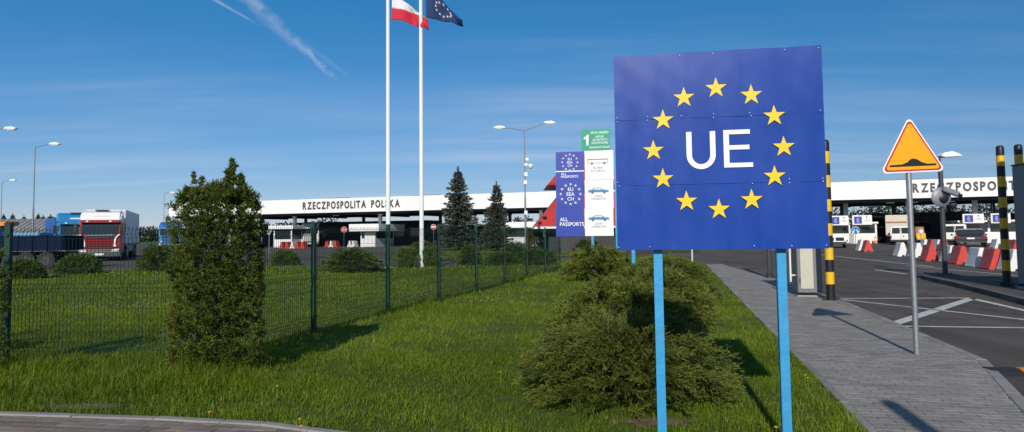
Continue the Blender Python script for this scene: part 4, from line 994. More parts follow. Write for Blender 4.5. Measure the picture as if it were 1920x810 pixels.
def flag(base, rows, label, name, mats, split=None, dirv=(1, .35), stars=False, width=1.75, seed=1):
    """cloth given by the height of its edges along the fly (pixels of the photo at the pole's distance)"""
    Y = base.y; k = Y / F_PX; t = thing(name, label, 'flag', (base.x, base.y, 0), 0)
    nu, nv = 44, 22; us = np.linspace(0, 1, nu); P = np.zeros((nu, nv, 3))
    for i, u in enumerate(us):
        ed = [np.interp(u, rows['u'], rows[e]) for e in ('top', 'mid', 'bot')]
        xpx = np.interp(u, rows['u'], rows['x'])
        for j in range(nv):
            v = j / (nv - 1); py = np.interp(v, [0, .5, 1], ed); q = at(xpx + (v - .5) * 2 * u, py, Y)
            rip = .16 * u * math.sin(u * 9 + v * 2.2 + seed) + .09 * u * math.sin(u * 17 - v * 5 + seed * 2)
            P[i, j] = (q.x - base.x, -.02 + rip + .25 * u, q.z)
    def patch(j0, j1, name_, m_):
        mb = MB(); vs = [tuple(P[i, j]) for i in range(nu) for j in range(j0, j1 + 1)]; n = j1 - j0 + 1
        mb.add(vs, [(i * n + j, i * n + j + 1, (i + 1) * n + j + 1, (i + 1) * n + j) for i in range(nu - 1) for j in range(n - 1)])
        o = mb.build(name_, m_, t, smooth=True); md = o.modifiers.new('thickness', 'SOLIDIFY'); md.thickness = .006; return o
    h = nv // 2
    if split: patch(0, h, 'upper_band', mats[0]); patch(h, nv - 1, 'lower_band', mats[1])
    else: patch(0, nv - 1, 'cloth', mats[0])
    if stars:
        for q in range(12):
            a = 2 * math.pi * q / 12; u, v = .48 + .19 * math.sin(a), .5 - .30 * math.cos(a); i, j = min(int(u * (nu - 1)), nu - 2), min(int(v * (nv - 1)), nv - 2)
            c = Vector(P[i, j]); du = (Vector(P[i + 1, j]) - c).normalized(); dv_ = (Vector(P[i, j + 1]) - c).normalized(); nn = du.cross(dv_).normalized()
            mb = MB(); sp5 = star_poly(.075); vs = [c + du * x - dv_ * z + nn * e for e in (-.016, .016) for x, z in sp5]
            mb.add(vs, [tuple(range(10)), tuple(range(19, 9, -1))] + [(i_, (i_ + 1) % 10, (i_ + 1) % 10 + 10, i_ + 10) for i_ in range(10)]); mb.build('star', star_cream, t)
    for py in (rows['bot'][0] - 2,):
        m = MB(); q = at(rows['x'][0] - 2, py, Y); m.cyl((q.x - base.x - .05, -.04, q.z), (q.x - base.x + .06, -.04, q.z), .015, n=6); m.build('clip', chrome, t)
flag(f1, dict(u=[0, .3, .6, .85, 1], x=[735, 755, 775, 792, 802], top=[-26, 0, 14, 25, 34], mid=[14, 17, 22, 27, 36], bot=[38, 38, 46, 51, 54]), 'white and red flag blown to the right from the left flagpole', 'flag', (flag_white, flag_red), True, seed=1)
flag(f2, dict(u=[0, .3, .55, .8, 1], x=[799, 818, 838, 856, 867], top=[-22, -12, 8, 27, 36], mid=[8, 12, 22, 35, 40], bot=[33, 36, 40, 45, 47]), 'dark blue flag with a ring of stars on the right flagpole', 'flag', (flag_blue,), False, stars=True, seed=2.4)

# ------------------------------------------------------------------ street lamps
def lamp(px, top_py, Y, arms, label, group='street lamps of the border crossing', base_z=0.0, extras=False, heads_w=.3, th=.055):
    q = at(px, top_py, Y); t = thing('street_lamp', label, 'street lamp', (q.x, Y, base_z), 0, group); H = q.z
    m = MB(); m.cyl((0, 0, 0), (0, 0, H * .45), th * 1.5, th * 1.2, 10); m.cyl((0, 0, H * .45), (0, 0, H), th * .9, th * .6, 10); m.build('pole', lampgrey, t, smooth=True)
    for (hx, hy) in arms:
        e = at(hx, hy, Y); dx, dz = e.x - q.x, e.z - H; s = 1 if dx > 0 else -1
        m = MB(); m.tube([(0, 0, H - .05), (dx * .5, 0, H + dz * .55), (dx * .85, 0, H + dz * .95)], th * .55, 8); m.build('arm', lampgrey, t, smooth=True)
        L = .78; m = MB(); m.prism([(dx * .85 - s * .1, H + dz - .06), (dx * .85, H + dz + .09), (dx * .85 + s * L * .6, H + dz + .13), (dx * .85 + s * L, H + dz + .02), (dx * .85 + s * L * .9, H + dz - .08)], -heads_w / 2, heads_w / 2, 'y'); hd = m.build('lamp_head', white, t, bevel=.03)
        m = MB(); m.box((dx * .85 + s * L * .5, 0, H + dz - .09), (L * .6, heads_w * .7, .05)); m.build('lens', lamp_glass, hd)
    if extras:
        for (px_, py_, kind) in ((988, 300, 'a'), (986, 310, 'b'), (995, 312, 'c'), (986, 328, 'd'), (985, 343, 'd'), (986, 400, 'd')):
            e = at(px_, py_, Y); x, z = e.x - q.x, e.z
            m = MB()
            if kind == 'c': m.cyl((0, -.02, z + .12), (x, -.1, z + .1), .03, n=6); m.lathe([(.12, .12), (.19, 0), (.14, -.14), (.02, -.2)], 14, (x, -.12, z)); m.build('dome_camera', white, t, smooth=True)
            else: m.box((x, -.14, z), (.22, .16, .30 if kind == 'd' else .2)); m.build('control_box', white, t, bevel=.02)
    return t
lamp(66, 275, 53, [(100, 270)], 'tall single-arm street lamp rising behind the grey shed at the left')
lamp(4, 340, 87, [(22, 338)], 'distant single-arm street lamp low at the left edge')
lamp(-20, 243, 46, [(16, 241)], 'street lamp whose head alone reaches in at the left edge')
lamp(308, 361, 112, [(322, 361)], 'faint far street lamp between the truck and the thuja')
lamp(983, 244, 48, [(939, 240), (1028, 231)], 'grey twin-arm street lamp with white camera boxes left of the passport board', base_z=LZ, extras=True)

# ------------------------------------------------------------------ canopy
ca, cb = G(317, 382, 6.5), G(1900, 331, 6.5); CW = Wall(ca, cb)
CT = thing('canopy', 'long white canopy lettered RZECZPOSPOLITA POLSKA over the checkpoint lanes', 'canopy', CW.A, CW.rz)
CL = CW.L + 34; FZ0, FZ1, CD = 4.62, 6.5, 24.0
m = MB(); m.box((CL / 2, .15, (FZ0 + FZ1) / 2), (CL, .3, FZ1 - FZ0)); m.build('front_fascia', fascia_w, CT)
m = MB(); m.box((CL / 2, CD - .15, (FZ0 + FZ1) / 2), (CL, .3, FZ1 - FZ0)); m.build('rear_fascia', fascia_w, CT)
for x in (.15, CL - .15): m = MB(); m.box((x, CD / 2, (FZ0 + FZ1) / 2), (.296, CD - .61, FZ1 - FZ0 - .004)); m.build('end_fascia', fascia_w, CT)
m = MB(); m.box((CL / 2, CD / 2, FZ1 - .25), (CL - .62, CD - .62, .2)); m.build('roof_deck', corrug, CT)
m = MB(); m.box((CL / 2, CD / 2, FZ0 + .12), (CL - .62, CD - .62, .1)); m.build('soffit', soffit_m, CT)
m = MB()
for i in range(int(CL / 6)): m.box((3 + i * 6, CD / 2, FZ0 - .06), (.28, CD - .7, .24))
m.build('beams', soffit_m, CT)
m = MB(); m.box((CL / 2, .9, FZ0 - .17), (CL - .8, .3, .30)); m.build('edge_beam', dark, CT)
for i, px_ in enumerate((400, 523, 688, 840, 1000, 1150, 1330, 1480, 1597, 1720, 1852, 1960)):
    u = CW.px(px_, 440)[0]
    for row, yy in ((0, 3.5), (1, 19.5)):
        m = MB(); m.box((u + (yy - 3.5) * .1, yy, FZ0 / 2), (.42, .42, FZ0 - .02)); m.build('column', white if row == 0 else lampgrey, CT, bevel=.03)
for i, px_ in enumerate((705, 620, 905, 1380, 1675, 1720, 1790)):
    u = CW.px(px_, 400)[0]; m = MB(); m.box((u, 1.3, FZ0 - .36), (.7, .4, .12)); m.build('floodlight', lamp_glass, CT)
for px_, ww in ((600, 3.0), (770, 4.0), (1060, 2.0), (1712, 4.5)): u = CW.px(px_, 370)[0]; m = MB(); m.box((u, 5, FZ1 + .1), (ww, 2, .5)); m.build('roof_unit', corrug, CT)
ink = mat('canopy_letters', (.06, .055, .055), .5)
def fascia_text(s, x0, x1, ztop, zbot, n):
    """single cut-out letters; x0..x1 is the span of the first n characters"""
    ms = [(c, text_mesh(c, 1.0, ink, .03, .035)) if c != ' ' else (c, None) for c in s]
    gap = .17; ws = [(mm[2][0] - mm[1][0]) if mm else .50 for c, mm in ms]
    tot = sum(ws[:n]) + gap * (n - 1); sc = (x1 - x0) / tot; x = x0; hh = (ztop - zbot)
    for (c, mm), wd in zip(ms, ws):
        if mm:
            o = bpy.data.objects.new('letter', mm[0]); link(o, CT); o.rotation_euler = (R(90), 0, 0); cap = text_mesh('E', 1.0, ink, .03, .035); ch = cap[2][1] - cap[1][1]
            o.scale = (sc, hh / ch, 1); o.location = (x - mm[1][0] * sc, -.033, zbot - cap[1][1] * hh / ch)
        x += (wd + gap) * sc
a = CW.px(568, 385); b_ = CW.px(750, 382); zc = CW.px(660, 383.5)[1]; fascia_text('RZECZPOSPOLITA POLSKA', a[0], b_[0], zc + .50, zc - .50, 21)
a = CW.px(1711, 352); b_ = CW.px(1905, 350); zc = CW.px(1800, 350)[1]; fascia_text('RZECZPOSPOLITA POLSKA', a[0], b_[0], zc + .46, zc - .46, 13)

def on_canopy(px, yback, py=440):          # ground point under the canopy at a column of the photo
    n = Vector((-CW.n.x, -CW.n.y, 0)); A = CW.A + n * yback; d = ray(px, py); t = (A - EYE).dot(CW.n) / d.dot(CW.n); p = EYE + d * t; return Vector((p.x, p.y, 0))
# customs hall under the canopy
def hall(px0, px1, yb, h, label, depth=5.0):
    A, B = on_canopy(px0, yb), on_canopy(px1, yb); L = (B - A).length; t = thing('customs_hall', label, 'building', A, CW.rz)
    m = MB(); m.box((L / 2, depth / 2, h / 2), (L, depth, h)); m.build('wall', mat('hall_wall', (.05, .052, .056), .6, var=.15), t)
    m = MB(); m.box((L / 2, depth / 2, h + .1), (L + .5, depth + .6, .2)); m.build('roof', dark, t)
    n = max(2, int(L / 3))
    for i in range(n):
        x = (i + .5) * L / n; m = MB(); m.box((x, -.03, h * .55), (L / n * .72, .06, h * .42)); f = m.build('window', dark, t); m = MB(); m.box((x, -.065, h * .55), (L / n * .64, .012, h * .36)); m.build('pane', glass, f)
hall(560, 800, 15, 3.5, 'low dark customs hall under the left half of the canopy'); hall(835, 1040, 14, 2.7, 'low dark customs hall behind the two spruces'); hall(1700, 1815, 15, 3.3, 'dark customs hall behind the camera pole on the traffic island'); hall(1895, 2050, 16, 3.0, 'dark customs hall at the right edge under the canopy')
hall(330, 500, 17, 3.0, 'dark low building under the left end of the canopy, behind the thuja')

def kiosk(px, py, w, d, h, roof_h, over, label, rz=None, name='booth', group='white control booths', wall=None, yb=None):
    b = G(px, py) if yb is None else on_canopy(px, yb); t = thing(name, label, 'booth', (b.x, b.y, 0), CW.rz if rz is None else rz, group)
    m = MB(); m.box((0, d / 2, .55), (w, d, 1.1)); m.build('wall', wall or white, t)
    for sx in (-1, 1):
        m = MB(); m.box((sx * (w / 2 - .09), .09, 1.1 + (h - 1.1) / 2), (.18, .18, h - 1.1)); m.build('corner_post', white, t)
        m = MB(); m.box((sx * (w / 2 - .09), d - .09, 1.1 + (h - 1.1) / 2), (.18, .18, h - 1.1)); m.build('corner_post', white, t)
    m = MB(); m.box((0, d / 2, 1.1 + (h - 1.1) / 2), (w - .1, d - .1, h - 1.12)); m.build('window', glass, t)
    m = MB(); m.box((0, d / 2, h + roof_h / 2), (w + over, d + over, roof_h)); m.build('roof', white, t, bevel=.03)
    return t
kiosk(530, 457, 3.0, 2.5, 2.5, .5, 1.0, 'white booth with flat overhanging roof under the left part of the canopy', yb=.8)
kt = kiosk(690, 463, 2.2, 5.0, 2.05, .95, 2.2, 'white booth with a deep flat roof beside the left flagpole')
m = MB(); m.box((.25, -.03, 1.0), (1.5, .06, 1.9)); m.build('door_panel', white, kt)
kiosk(985, 452, 5.0, 3.0, 2.2, .7, 1.5, 'white booth roof in front of the red roof tip', yb=-.5)
for px_, lab in ((1575, 'white booth right behind the black and yellow post at the blue sign'), (1618, 'white booth behind the left blue round sign'), (1828, 'white booth behind the dark car'), (1882, 'white booth behind the right blue round sign')):
    kiosk(px_, 452.0 - (px_ - 1575) * .006, 2.7, 2.2, 2.1, .2, .3, lab, yb=2.2)
# signs hung over the lanes
def lane_sign(x0, y0, x1, y1, yb, label):
    A, B = on_canopy(x0, yb, (y0 + y1) / 2), on_canopy(x1, yb, (y0 + y1) / 2); w = Wall(A, B); t = thing('lane_sign', label, 'sign', A, w.rz, 'blue and white lane signs under the canopy')
    zt_, zb_ = w.px((x0 + x1) / 2, y0)[1], w.px((x0 + x1) / 2, y1)[1]; L = w.L; h = zt_ - zb_
    m = MB(); m.box((L / 2, .08, (zt_ + zb_) / 2), (L, .16, h)); m.build('case', white, t, bevel=.02)
    m = MB(); m.box((L * .29, -.012, (zt_ + zb_) / 2), (L * .40, .02, h * .74)); m.build('blue_field', panel_blue, t)
    for dz in (.16, -.02, -.2): put_text({.16: 'EU', -.02: 'EEA', -.2: 'CH'}[dz], 'lettering', t, L * .29, (zt_ + zb_) / 2 + dz * h, letter_w, height=h * .12, y=-.026)
    put_text('ALL PASSPORTS', 'lettering', t, L * .74, (zt_ + zb_) / 2 - .05 * h, info_ink, width=L * .3, height=h * .13, y=-.006)
    m = MB(); m.prism([(L * .72, zt_ - h * .35), (L * .76, zt_ - h * .35), (L * .76, zt_ - h * .22), (L * .79, zt_ - h * .22), (L * .74, zt_ - h * .10), (L * .69, zt_ - h * .22), (L * .72, zt_ - h * .22)], -.006, -.002, 'y'); m.build('arrow', info_ink, t)
    for f in (.12, .88): m = MB(); m.cyl((L * f, .08, zt_ - .02), (L * f, .08, FZ0 + .06), .03, n=6); m.build('hanger', dark, t)
lane_sign(1557.5, 404.5, 1591, 422.5, 1.3, 'blue and white lane sign nearest the blue UE sign'); lane_sign(1598, 403.5, 1635, 421.5, 1.3, 'blue and white lane sign above the left blue round sign')
lane_sign(1805, 401, 1845, 418.5, 1.3, 'blue and white lane sign above the dark car'); lane_sign(1858, 400, 1895, 418.5, 1.3, 'blue and white lane sign above the right blue round sign')
def post_sign(px, py, cy_, dpx, face, label, Y=None):
    b = G(px, py); Y = b.y; k = Y / F_PX; z = at(px, cy_, Y).z; r = dpx / 2 * k; t = thing('road_sign', label, 'sign', (b.x, b.y, 0))
    m = MB(); m.cyl((0, .05, 0), (0, .05, z), .035, n=8); m.build('pole', galv, t, smooth=True)
    if face == 'tri_back':
        m = MB(); m.prism([(-r, z + r * .8), (r, z + r * .8), (0, z - r * .9)], -.02, 0, 'y'); m.build('plate', galv, t)
        m = MB(); m.box((0, .0, z + r * .4), (r * 1.2, .05, .05)); m.build('bracket', lampgrey, t); return
    m = MB(); m.lathe([(r, 0), (r, -.02)], 24, (0, 0, z), axis='y'); m.build('rim', white, t)
    m = MB(); m.lathe([(r * .9, -.021), (r * .9, -.027)], 24, (0, 0, z), axis='y'); m.build('disc', {'no': sign_red, 'blue': round_blue, 'red': sign_red}[face], t)
    if face == 'no': m = MB(); m.box((0, -.03, z), (r * 1.35, .006, r * .36)); m.build('bar', letter_w, t)
    if face == 'red': m = MB(); m.lathe([(r * .65, -.028), (r * .65, -.033)], 20, (0, 0, z), axis='y'); m.build('centre', letter_w, t)
    if face == 'blue':
        for s in (-1, 1):
            m = MB(); m.prism([(s * .12 * r, z - r * .05 + .25 * r), (s * .22 * r, z + .35 * r), (s * .62 * r, z - r * .25), (s * .78 * r, z - r * .1), (s * .72 * r, z - r * .6), (s * .25 * r, z - r * .5), (s * .42 * r, z - r * .38)], -.032, -.028, 'y'); m.build('arrow', letter_w, t)
post_sign(1605, 458, 432, 15, 'blue', 'round blue two-arrow sign left, between two white lane signs')
post_sign(1874, 455, 431, 13, 'blue', 'round blue two-arrow sign right, beside the striped marker post')
post_sign(645, 463, 430.5, 11, 'no', 'red no entry sign left of the white booth by the flagpole'); post_sign(813, 462, 425.5, 10, 'no', 'red no entry sign between the right flagpole and the taller spruce')
post_sign(1728, 461, 434, 11, 'red', 'small round red-rimmed sign above the stacked barriers right of the van')
for px_, lab in ((490, 'grey back of a triangular sign nearest the thuja'), (504, 'grey back of a triangular sign second from the thuja')): post_sign(px_, 474, 437, 12, 'tri_back', lab)

# red-roofed kiosk behind the passport board
b = G(1098, 470); Y = 58.0; q = at(1098, 440, Y); t = thing('red_roof_kiosk', 'kiosk with two-tier steep red roof mostly hidden behind the passport board', 'kiosk', (q.x, Y, 0)); k = Y / F_PX
def pyr(z0, hw, z1, top, name):
    m = MB(); m.add([(-hw, -hw, z0), (hw, -hw, z0), (hw, hw, z0), (-hw, hw, z0), (-top, -top, z1), (top, -top, z1), (top, top, z1), (-top, top, z1)], [(3, 2, 1, 0), (4, 5, 6, 7), (0, 1, 5, 4), (1, 2, 6, 5), (2, 3, 7, 6), (3, 0, 4, 7)]); return m.build(name, roof_red, t)
e0 = at(1003, 425, Y - 4.1); e1 = at(1025, 348, Y - 3.0); hw0 = q.x - e0.x; hw1 = q.x - e1.x
pyr(e0.z, hw0, e0.z + hw0 * 1.24 * .86, hw0 * .14, 'lower_roof'); ht_ = at(1098, 292, Y).z - e1.z; pyr(e1.z, hw1, e1.z + ht_, hw1 - ht_ / 1.17, 'upper_roof')
m = MB(); m.box((0, 0, e0.z / 2 - .1), (hw0 * 1.5, hw0 * 1.5, e0.z - .2)); m.build('wall', dark, t)
m = MB(); m.box((0, 0, (e0.z + e1.z) / 2 + .3), (hw0 * .7, hw0 * .7, e1.z - e0.z - .65)); m.build('upper_wall', dark, t)
m = MB(); m.box((0, 0, e0.z - .09), (hw0 * 2 + .1, hw0 * 2 + .1, .16)); m.build('eave', white, t)

# ------------------------------------------------------------------ barriers
def barrier_proto(m_):
    mb = MB(); prof = [(-.34, .0), (-.34, .08), (-.31, .11), (-.17, .55), (-.10, .84), (-.07, .88), (.07, .88), (.10, .84), (.17, .55), (.31, .11), (.34, .08), (.34, 0)]
    mb.prism(prof, 0, 1.05, 'y'); return mb
def barrier(px, py, colr, label, sc=1.0, rz=None, zoff=0.0):
    b = G(px, py); t = thing('road_barrier', label, 'barrier', (b.x, b.y, zoff), math.atan2(PD.y, PD.x) - math.pi / 2 if rz is None else rz, 'red and white plastic road barriers')
    me = barrier.me.get(colr)
    if me is None:
        o = barrier_proto(None).build('body', barrier_red if colr == 'r' else barrier_white, t, bevel=.015); barrier.me[colr] = o.data
        n = MB(); n.prism([(-.09, .006), (-.06, .10), (.06, .10), (.09, .006)], -.004, .02, 'y'); k2 = n.build('fork_slot', black, t); barrier.sl = k2.data
        n = MB(); n.cyl((0, .5, .87), (0, .5, .92), .05, n=10); barrier.cp = n.build('filler_cap', dark, t).data
        n = MB(); n.box((0, -.012, .5), (.06, .024, .5)); barrier.tg = n.build('coupling', barrier_red if colr == 'r' else barrier_white, t).data
    else:
        for nm, d in (('body', me), ('fork_slot', barrier.sl), ('filler_cap', barrier.cp)): link(bpy.data.objects.new(nm, d), t)
    t.scale = (sc, sc, sc); return t
barrier.me = {}
for px_, py_, c_, lab in ((1618, 470, 'w', 'white road barrier of the pair left of the white van'), (1629, 472, 'r', 'red road barrier of the pair left of the white van'),
    (1694, 481, 'w', 'greyish white road barrier just left of the warning sign pole, below the van'), (1724, 483, 'w', 'white road barrier just right of the warning sign pole'), (1749, 490, 'r', 'red road barrier left of the camera pole'), (1788, 493, 'w', 'white road barrier just right of the camera pole'),
    (1808, 496, 'r', 'red road barrier between two white ones in front of the dark car'), (1843, 502, 'w', 'white road barrier right of the dark car, nearest of its row in the middle'), (1872, 506, 'r', 'red road barrier just left of the striped marker post'), (1908, 509, 'w', 'white road barrier behind the two striped marker posts')):
    barrier(px_, py_, c_, lab, .88)
for px_, py_, c_, lab in ((1737, 466, 'w', 'white barrier in the rear row left of the camera pole'), (1750, 467, 'r', 'red barrier in the rear row left of the camera pole'), (1762, 468, 'w', 'white barrier in the rear row just behind the camera pole'), (1774, 469, 'r', 'red barrier in the rear row directly behind the camera pole'),
    (1873, 468, 'w', 'white barrier in the rear row left of the striped marker post'), (1894, 469, 'r', 'red barrier in the rear row right of the striped marker post'), (1908, 470, 'r', 'rearmost red barrier beside the grey pillar at the right edge')):
    barrier(px_, py_, c_, lab, .82)
for i, (px_, c_) in enumerate(((527, 'r'), (537, 'r'), (547, 'w'), (556, 'r'), (566, 'r'), (612, 'r'), (620, 'w'), (628, 'r'), (655, 'w'), (662, 'w'))):
    barrier(px_, 466 if px_ < 600 else 463.5, c_, ('small red' if c_ == 'r' else 'small white') + ' barrier under the canopy, number %s from the thuja' % ('one', 'two', 'three', 'four', 'five', 'six', 'seven', 'eight', 'nine', 'ten')[i], .95)
b = G(1642, 457); t = thing('traffic_cone', 'orange traffic cone behind the pair of barriers left of the white van', 'cone', (b.x, b.y, 0)); m = MB(); m.lathe([(.2, .03), (.06, .8), (.04, .82)], 14); m.build('cone', orange, t, smooth=True); m = MB(); m.box((0, 0, .02), (.45, .45, .04)); m.build('base', rubber, t); m = MB(); m.lathe([(.146, .35), (.108, .55)], 14); m.build('reflective_band', white, t)

# ------------------------------------------------------------------ vehicles
def wheel(t, x, y, r, w=.22, rim=None):
    m = MB(); m.cyl((x - w / 2, y, r), (x + w / 2, y, r), r, n=18); tw = m.build('wheel', rubber, t, smooth=True)
    m = MB(); m.cyl((x - w / 2 - .008, y, r), (x + w / 2 + .008, y, r), r * .58, n=14); m.build('rim', rim or lampgrey, tw, smooth=True)
def truck(name, label, loc, rz, cab_m, roof_m, trailer_m, trailer_len=10.5, th=3.6, stripes=False, trailer=True):
    t = thing(name, label, 'truck', loc, rz)
    m = MB(); m.prism([(0, .42), (-.02, 1.05), (.02, 1.82), (.34, 2.72), (2.1, 2.72), (2.1, .55)], -1.22, 1.22, 'x'); m.build('cab', cab_m, t, bevel=.05)
    m = MB(); m.prism([(.30, 2.725), (.34, 3.0), (.62, 3.3), (1.2, 3.46), (2.1, 3.5), (2.1, 2.725)], -1.2, 1.2, 'x'); rf = m.build('roof_fairing', roof_m, t, bevel=.09, seg=3)
    m = MB(); m.box((0, .44, 3.05), (.95, .12, .10)); m.build('roof_plate', lamp_glass, rf); m = MB(); m.box((0, .9, 3.47), (.8, .3, .06)); m.build('roof_hatch', dark, rf)
    m = MB(); m.prism([(-.005, 1.86), (.28, 2.66), (.32, 2.66), (.03, 1.86)], -1.08, 1.08, 'x'); m.build('windscreen', glass, t)
    m = MB(); m.prism([(.05, 2.60), (.05, 2.78), (.36, 2.82), (.36, 2.70)], -1.14, 1.14, 'x'); vz = m.build('sun_visor', cab_m, t, bevel=.015)
    for x in (-.75, .6): m = MB(); m.box((x, .03, 2.70), (.14, .05, .09)); m.build('marker_light', lamp_glass, vz)
    m = MB(); m.box((0, -.035, 1.30), (1.66, .04, .92)); gr = m.build('grille', black, t)
    for i in range(5): m = MB(); m.box((0, -.07, .93 + i * .16), (1.62, .05, .085)); m.build('grille_bar', cab_m, gr)
    m = MB(); m.box((0, -.055, 1.77), (1.7, .05, .13)); m.build('name_strip', chrome, t)
    m = MB(); m.prism([(-.12, .32), (-.14, .62), (-.05, .86), (.3, .86), (.3, .32)], -1.23, 1.23, 'x'); bp_ = m.build('bumper', mat('bumper_grey', (.08, .08, .085), .5), t, bevel=.03)
    for s in (-1, 1):
        m = MB(); m.prism([(s * .72, .66), (s * 1.14, .66), (s * 1.16, .84), (s * .76, .80)], -.17, -.10, 'y'); m.build('headlight', lamp_glass, t)
        m = MB(); m.box((s * .9, -.09, 1.05), (.16, .06, .13)); m.build('spotlight', lamp_glass, t)
        m = MB(); m.box((s * 1.42, .12, 2.25), (.22, .12, .62)); mr = m.build('mirror', dark, t, bevel=.03); m = MB(); m.box((s * 1.28, .14, 2.5), (.12, .05, .05)); m.build('mirror_arm', dark, mr)
        m = MB(); m.prism([(.55, 1.75), (.72, 2.5), (1.35, 2.5), (1.35, 1.75)], s * 1.223, s * 1.24, 'x'); m.build('side_window', glass, t)
        m = MB(); m.prism([(.5, 1.1), (.5, 1.7), (1.5, 1.7), (1.5, .8), (.9, .8)], s * 1.222, s * 1.232, 'x'); m.build('door', cab_m, t)
        wheel(t, s * 1.05, .95, .50, .30); wheel(t, s * .98, 4.1, .50, .5)
        if trailer: wheel(t, s * 1.05, 9.4, .5, .4); wheel(t, s * 1.05, 10.7, .5, .4)
        if stripes:
            pts = [(s * 1.16, 1.82), (s * 1.02, 1.68), (s * .92, 1.50), (s * .88, 1.25), (s * .86, 1.0)]; m = MB()
            for (x0, z0), (x1, z1) in zip(pts[:-1], pts[1:]): m.prism([(x0 - .055, z0), (x0 + .055, z0), (x1 + .055, z1), (x1 - .055, z1)], -.105, -.095, 'y')
            m.build('trim_stripe', letter_w, t)
    m = MB(); m.box((0, -.15, .48), (.52, .02, .12)); m.build('number_plate', letter_w, t)
    m = MB(); m.box((0, 4.0, .85), (.9, 6.0, .3)); m.build('chassis', dark, t)
    if trailer:
        m = MB(); m.box((0, 2.75 + trailer_len / 2, (1.15 + th) / 2), (2.5, trailer_len, th - 1.15)); tr = m.build('trailer_box', trailer_m, t, bevel=.03)
        m = MB(); m.box((0, 2.745, (1.2 + th) / 2), (2.3, .02, th - 1.45)); m.build('front_panel', trailer_m, tr)
        for s in (-1, 1): m = MB(); m.box((s * 1.2, 7.5, .8), (.04, 4.0, .5)); m.build('side_guard', lampgrey, t)
        m = MB(); m.box((0, 2.72 + trailer_len / 2, 1.08), (2.52, trailer_len, .12)); m.build('trailer_frame', dark, t)
    return t
q = at(187, 440, 46); truck('truck', 'red truck with white roof, white trailer and pale swooshes beside its grille', (q.x, 46, 0), R(24), truck_red, truck_white, trailer_w, 10.5, 3.58, True)
q = at(146, 440, 50.5); truck('truck', 'blue truck with blue trailer parked close behind the red and white truck', (q.x, 50.5, 0), R(38), truck_blue, truck_blue, tarp_blue, 9.5, 3.2)
q = at(318, 440, 84); truck('truck', 'small distant blue truck cab just left of the thuja', (q.x, 84, 0), R(20), truck_blue, tarp_blue, tarp_blue, 8, 3.0, trailer=False)
q = on_canopy(581, 3.5); truck('truck', 'small white truck under the canopy, behind the second fence post', (q.x, q.y, 0), R(12), truck_white, truck_white, trailer_w, 7, 3.0, trailer=False)
q = at(1613, 440, 104); truck('truck', 'small dark truck facing us under the canopy between booths and van', (on_canopy(1648, 14).x, on_canopy(1648, 14).y, 0), R(-20), navy, lampgrey, trailer_w, 7, 3.0, trailer=False)

# dark blue dropside lorry at the left, seen from the side, cab at the left
Y = 35.0; q = at(8, 440, Y); t = thing('dropside_lorry', 'dark blue dropside lorry standing sideways behind the leftmost fence post', 'lorry', (q.x, Y, 0), R(4))
k = Y / F_PX
m = MB(); m.box((1.0, 1.0, 1.33), (3.8, 1.9, .78)); m.build('load_bed', navy, t, bevel=.02)
for i in range(6): m = MB(); m.box((-.8 + i * .72, .03, 1.33), (.06, .05, .8)); m.build('bed_stake', navy, t)
m = MB(); m.box((.0, 1.2, .80), (5.6, .9, .2)); m.build('chassis', dark, t)
m = MB(); m.prism([(-2.75, .6), (-2.75, 1.35), (-2.45, 2.1), (-1.05, 2.15), (-1.0, .6)], .1, 2.3, 'y'); m.build('cab', truck_blue, t, bevel=.05)
m = MB(); m.box((-1.75, 1.2, 2.18), (1.5, 2.0, .08)); m.build('cab_roof', sky_blue, t, bevel=.03)
m = MB(); m.prism([(-2.4, 1.4), (-2.2, 1.98), (-1.3, 1.98), (-1.3, 1.4)], .085, .10, 'y'); m.build('side_window', glass, t)
m = MB(); m.box((.6, 1.1, 1.80), (1.6, 1.2, .16)); m.build('toolbox', sky_blue, t, bevel=.02)
m = MB(); m.prism([(-1.0, 2.22), (-.3, 2.28), (-.28, 2.48), (-.6, 2.45)], .5, 1.6, 'y'); m.build('orange_tarpaulin', orange, t)
m = MB(); m.box((-.62, 1.0, 1.97), (.1, .1, .55)); m.build('tarpaulin_post', dark, t)
for x in (-1.9, 1.0, 2.0):
    for y in (.25, 2.05):
        m = MB(); m.cyl((x, y - .13, .45), (x, y + .13, .45), .45, n=18); wv_ = m.build('wheel', rubber, t, smooth=True); m = MB(); m.cyl((x, y - .14, .45), (x, y + .14, .45), .24, n=12); m.build('rim', dark, wv_)
# shed
Y = 74.0; q = at(86, 440, Y); t = thing('shed', 'long grey corrugated-roof shed at the left edge behind the lorries', 'shed', (q.x, Y, 0))
zt_, zb_ = at(86, 409, Y).z, at(86, 438, Y).z
m = MB(); m.box((-9, 3, zb_ / 2), (17.6, 5, zb_ - .02)); m.build('wall', concrete, t)
for i in range(60):
    m = MB() if i == 0 else m; x = -18.2 + i * .306; m.prism([(-.6, zb_), (-.6, zb_ + .06), (3, zt_ + .03), (6.6, zb_ + .06), (6.6, zb_), (3, zt_ - .03)], x, x + .2 if i % 2 else x + .306, 'x')
m.build('corrugated_roof', corrug, t)

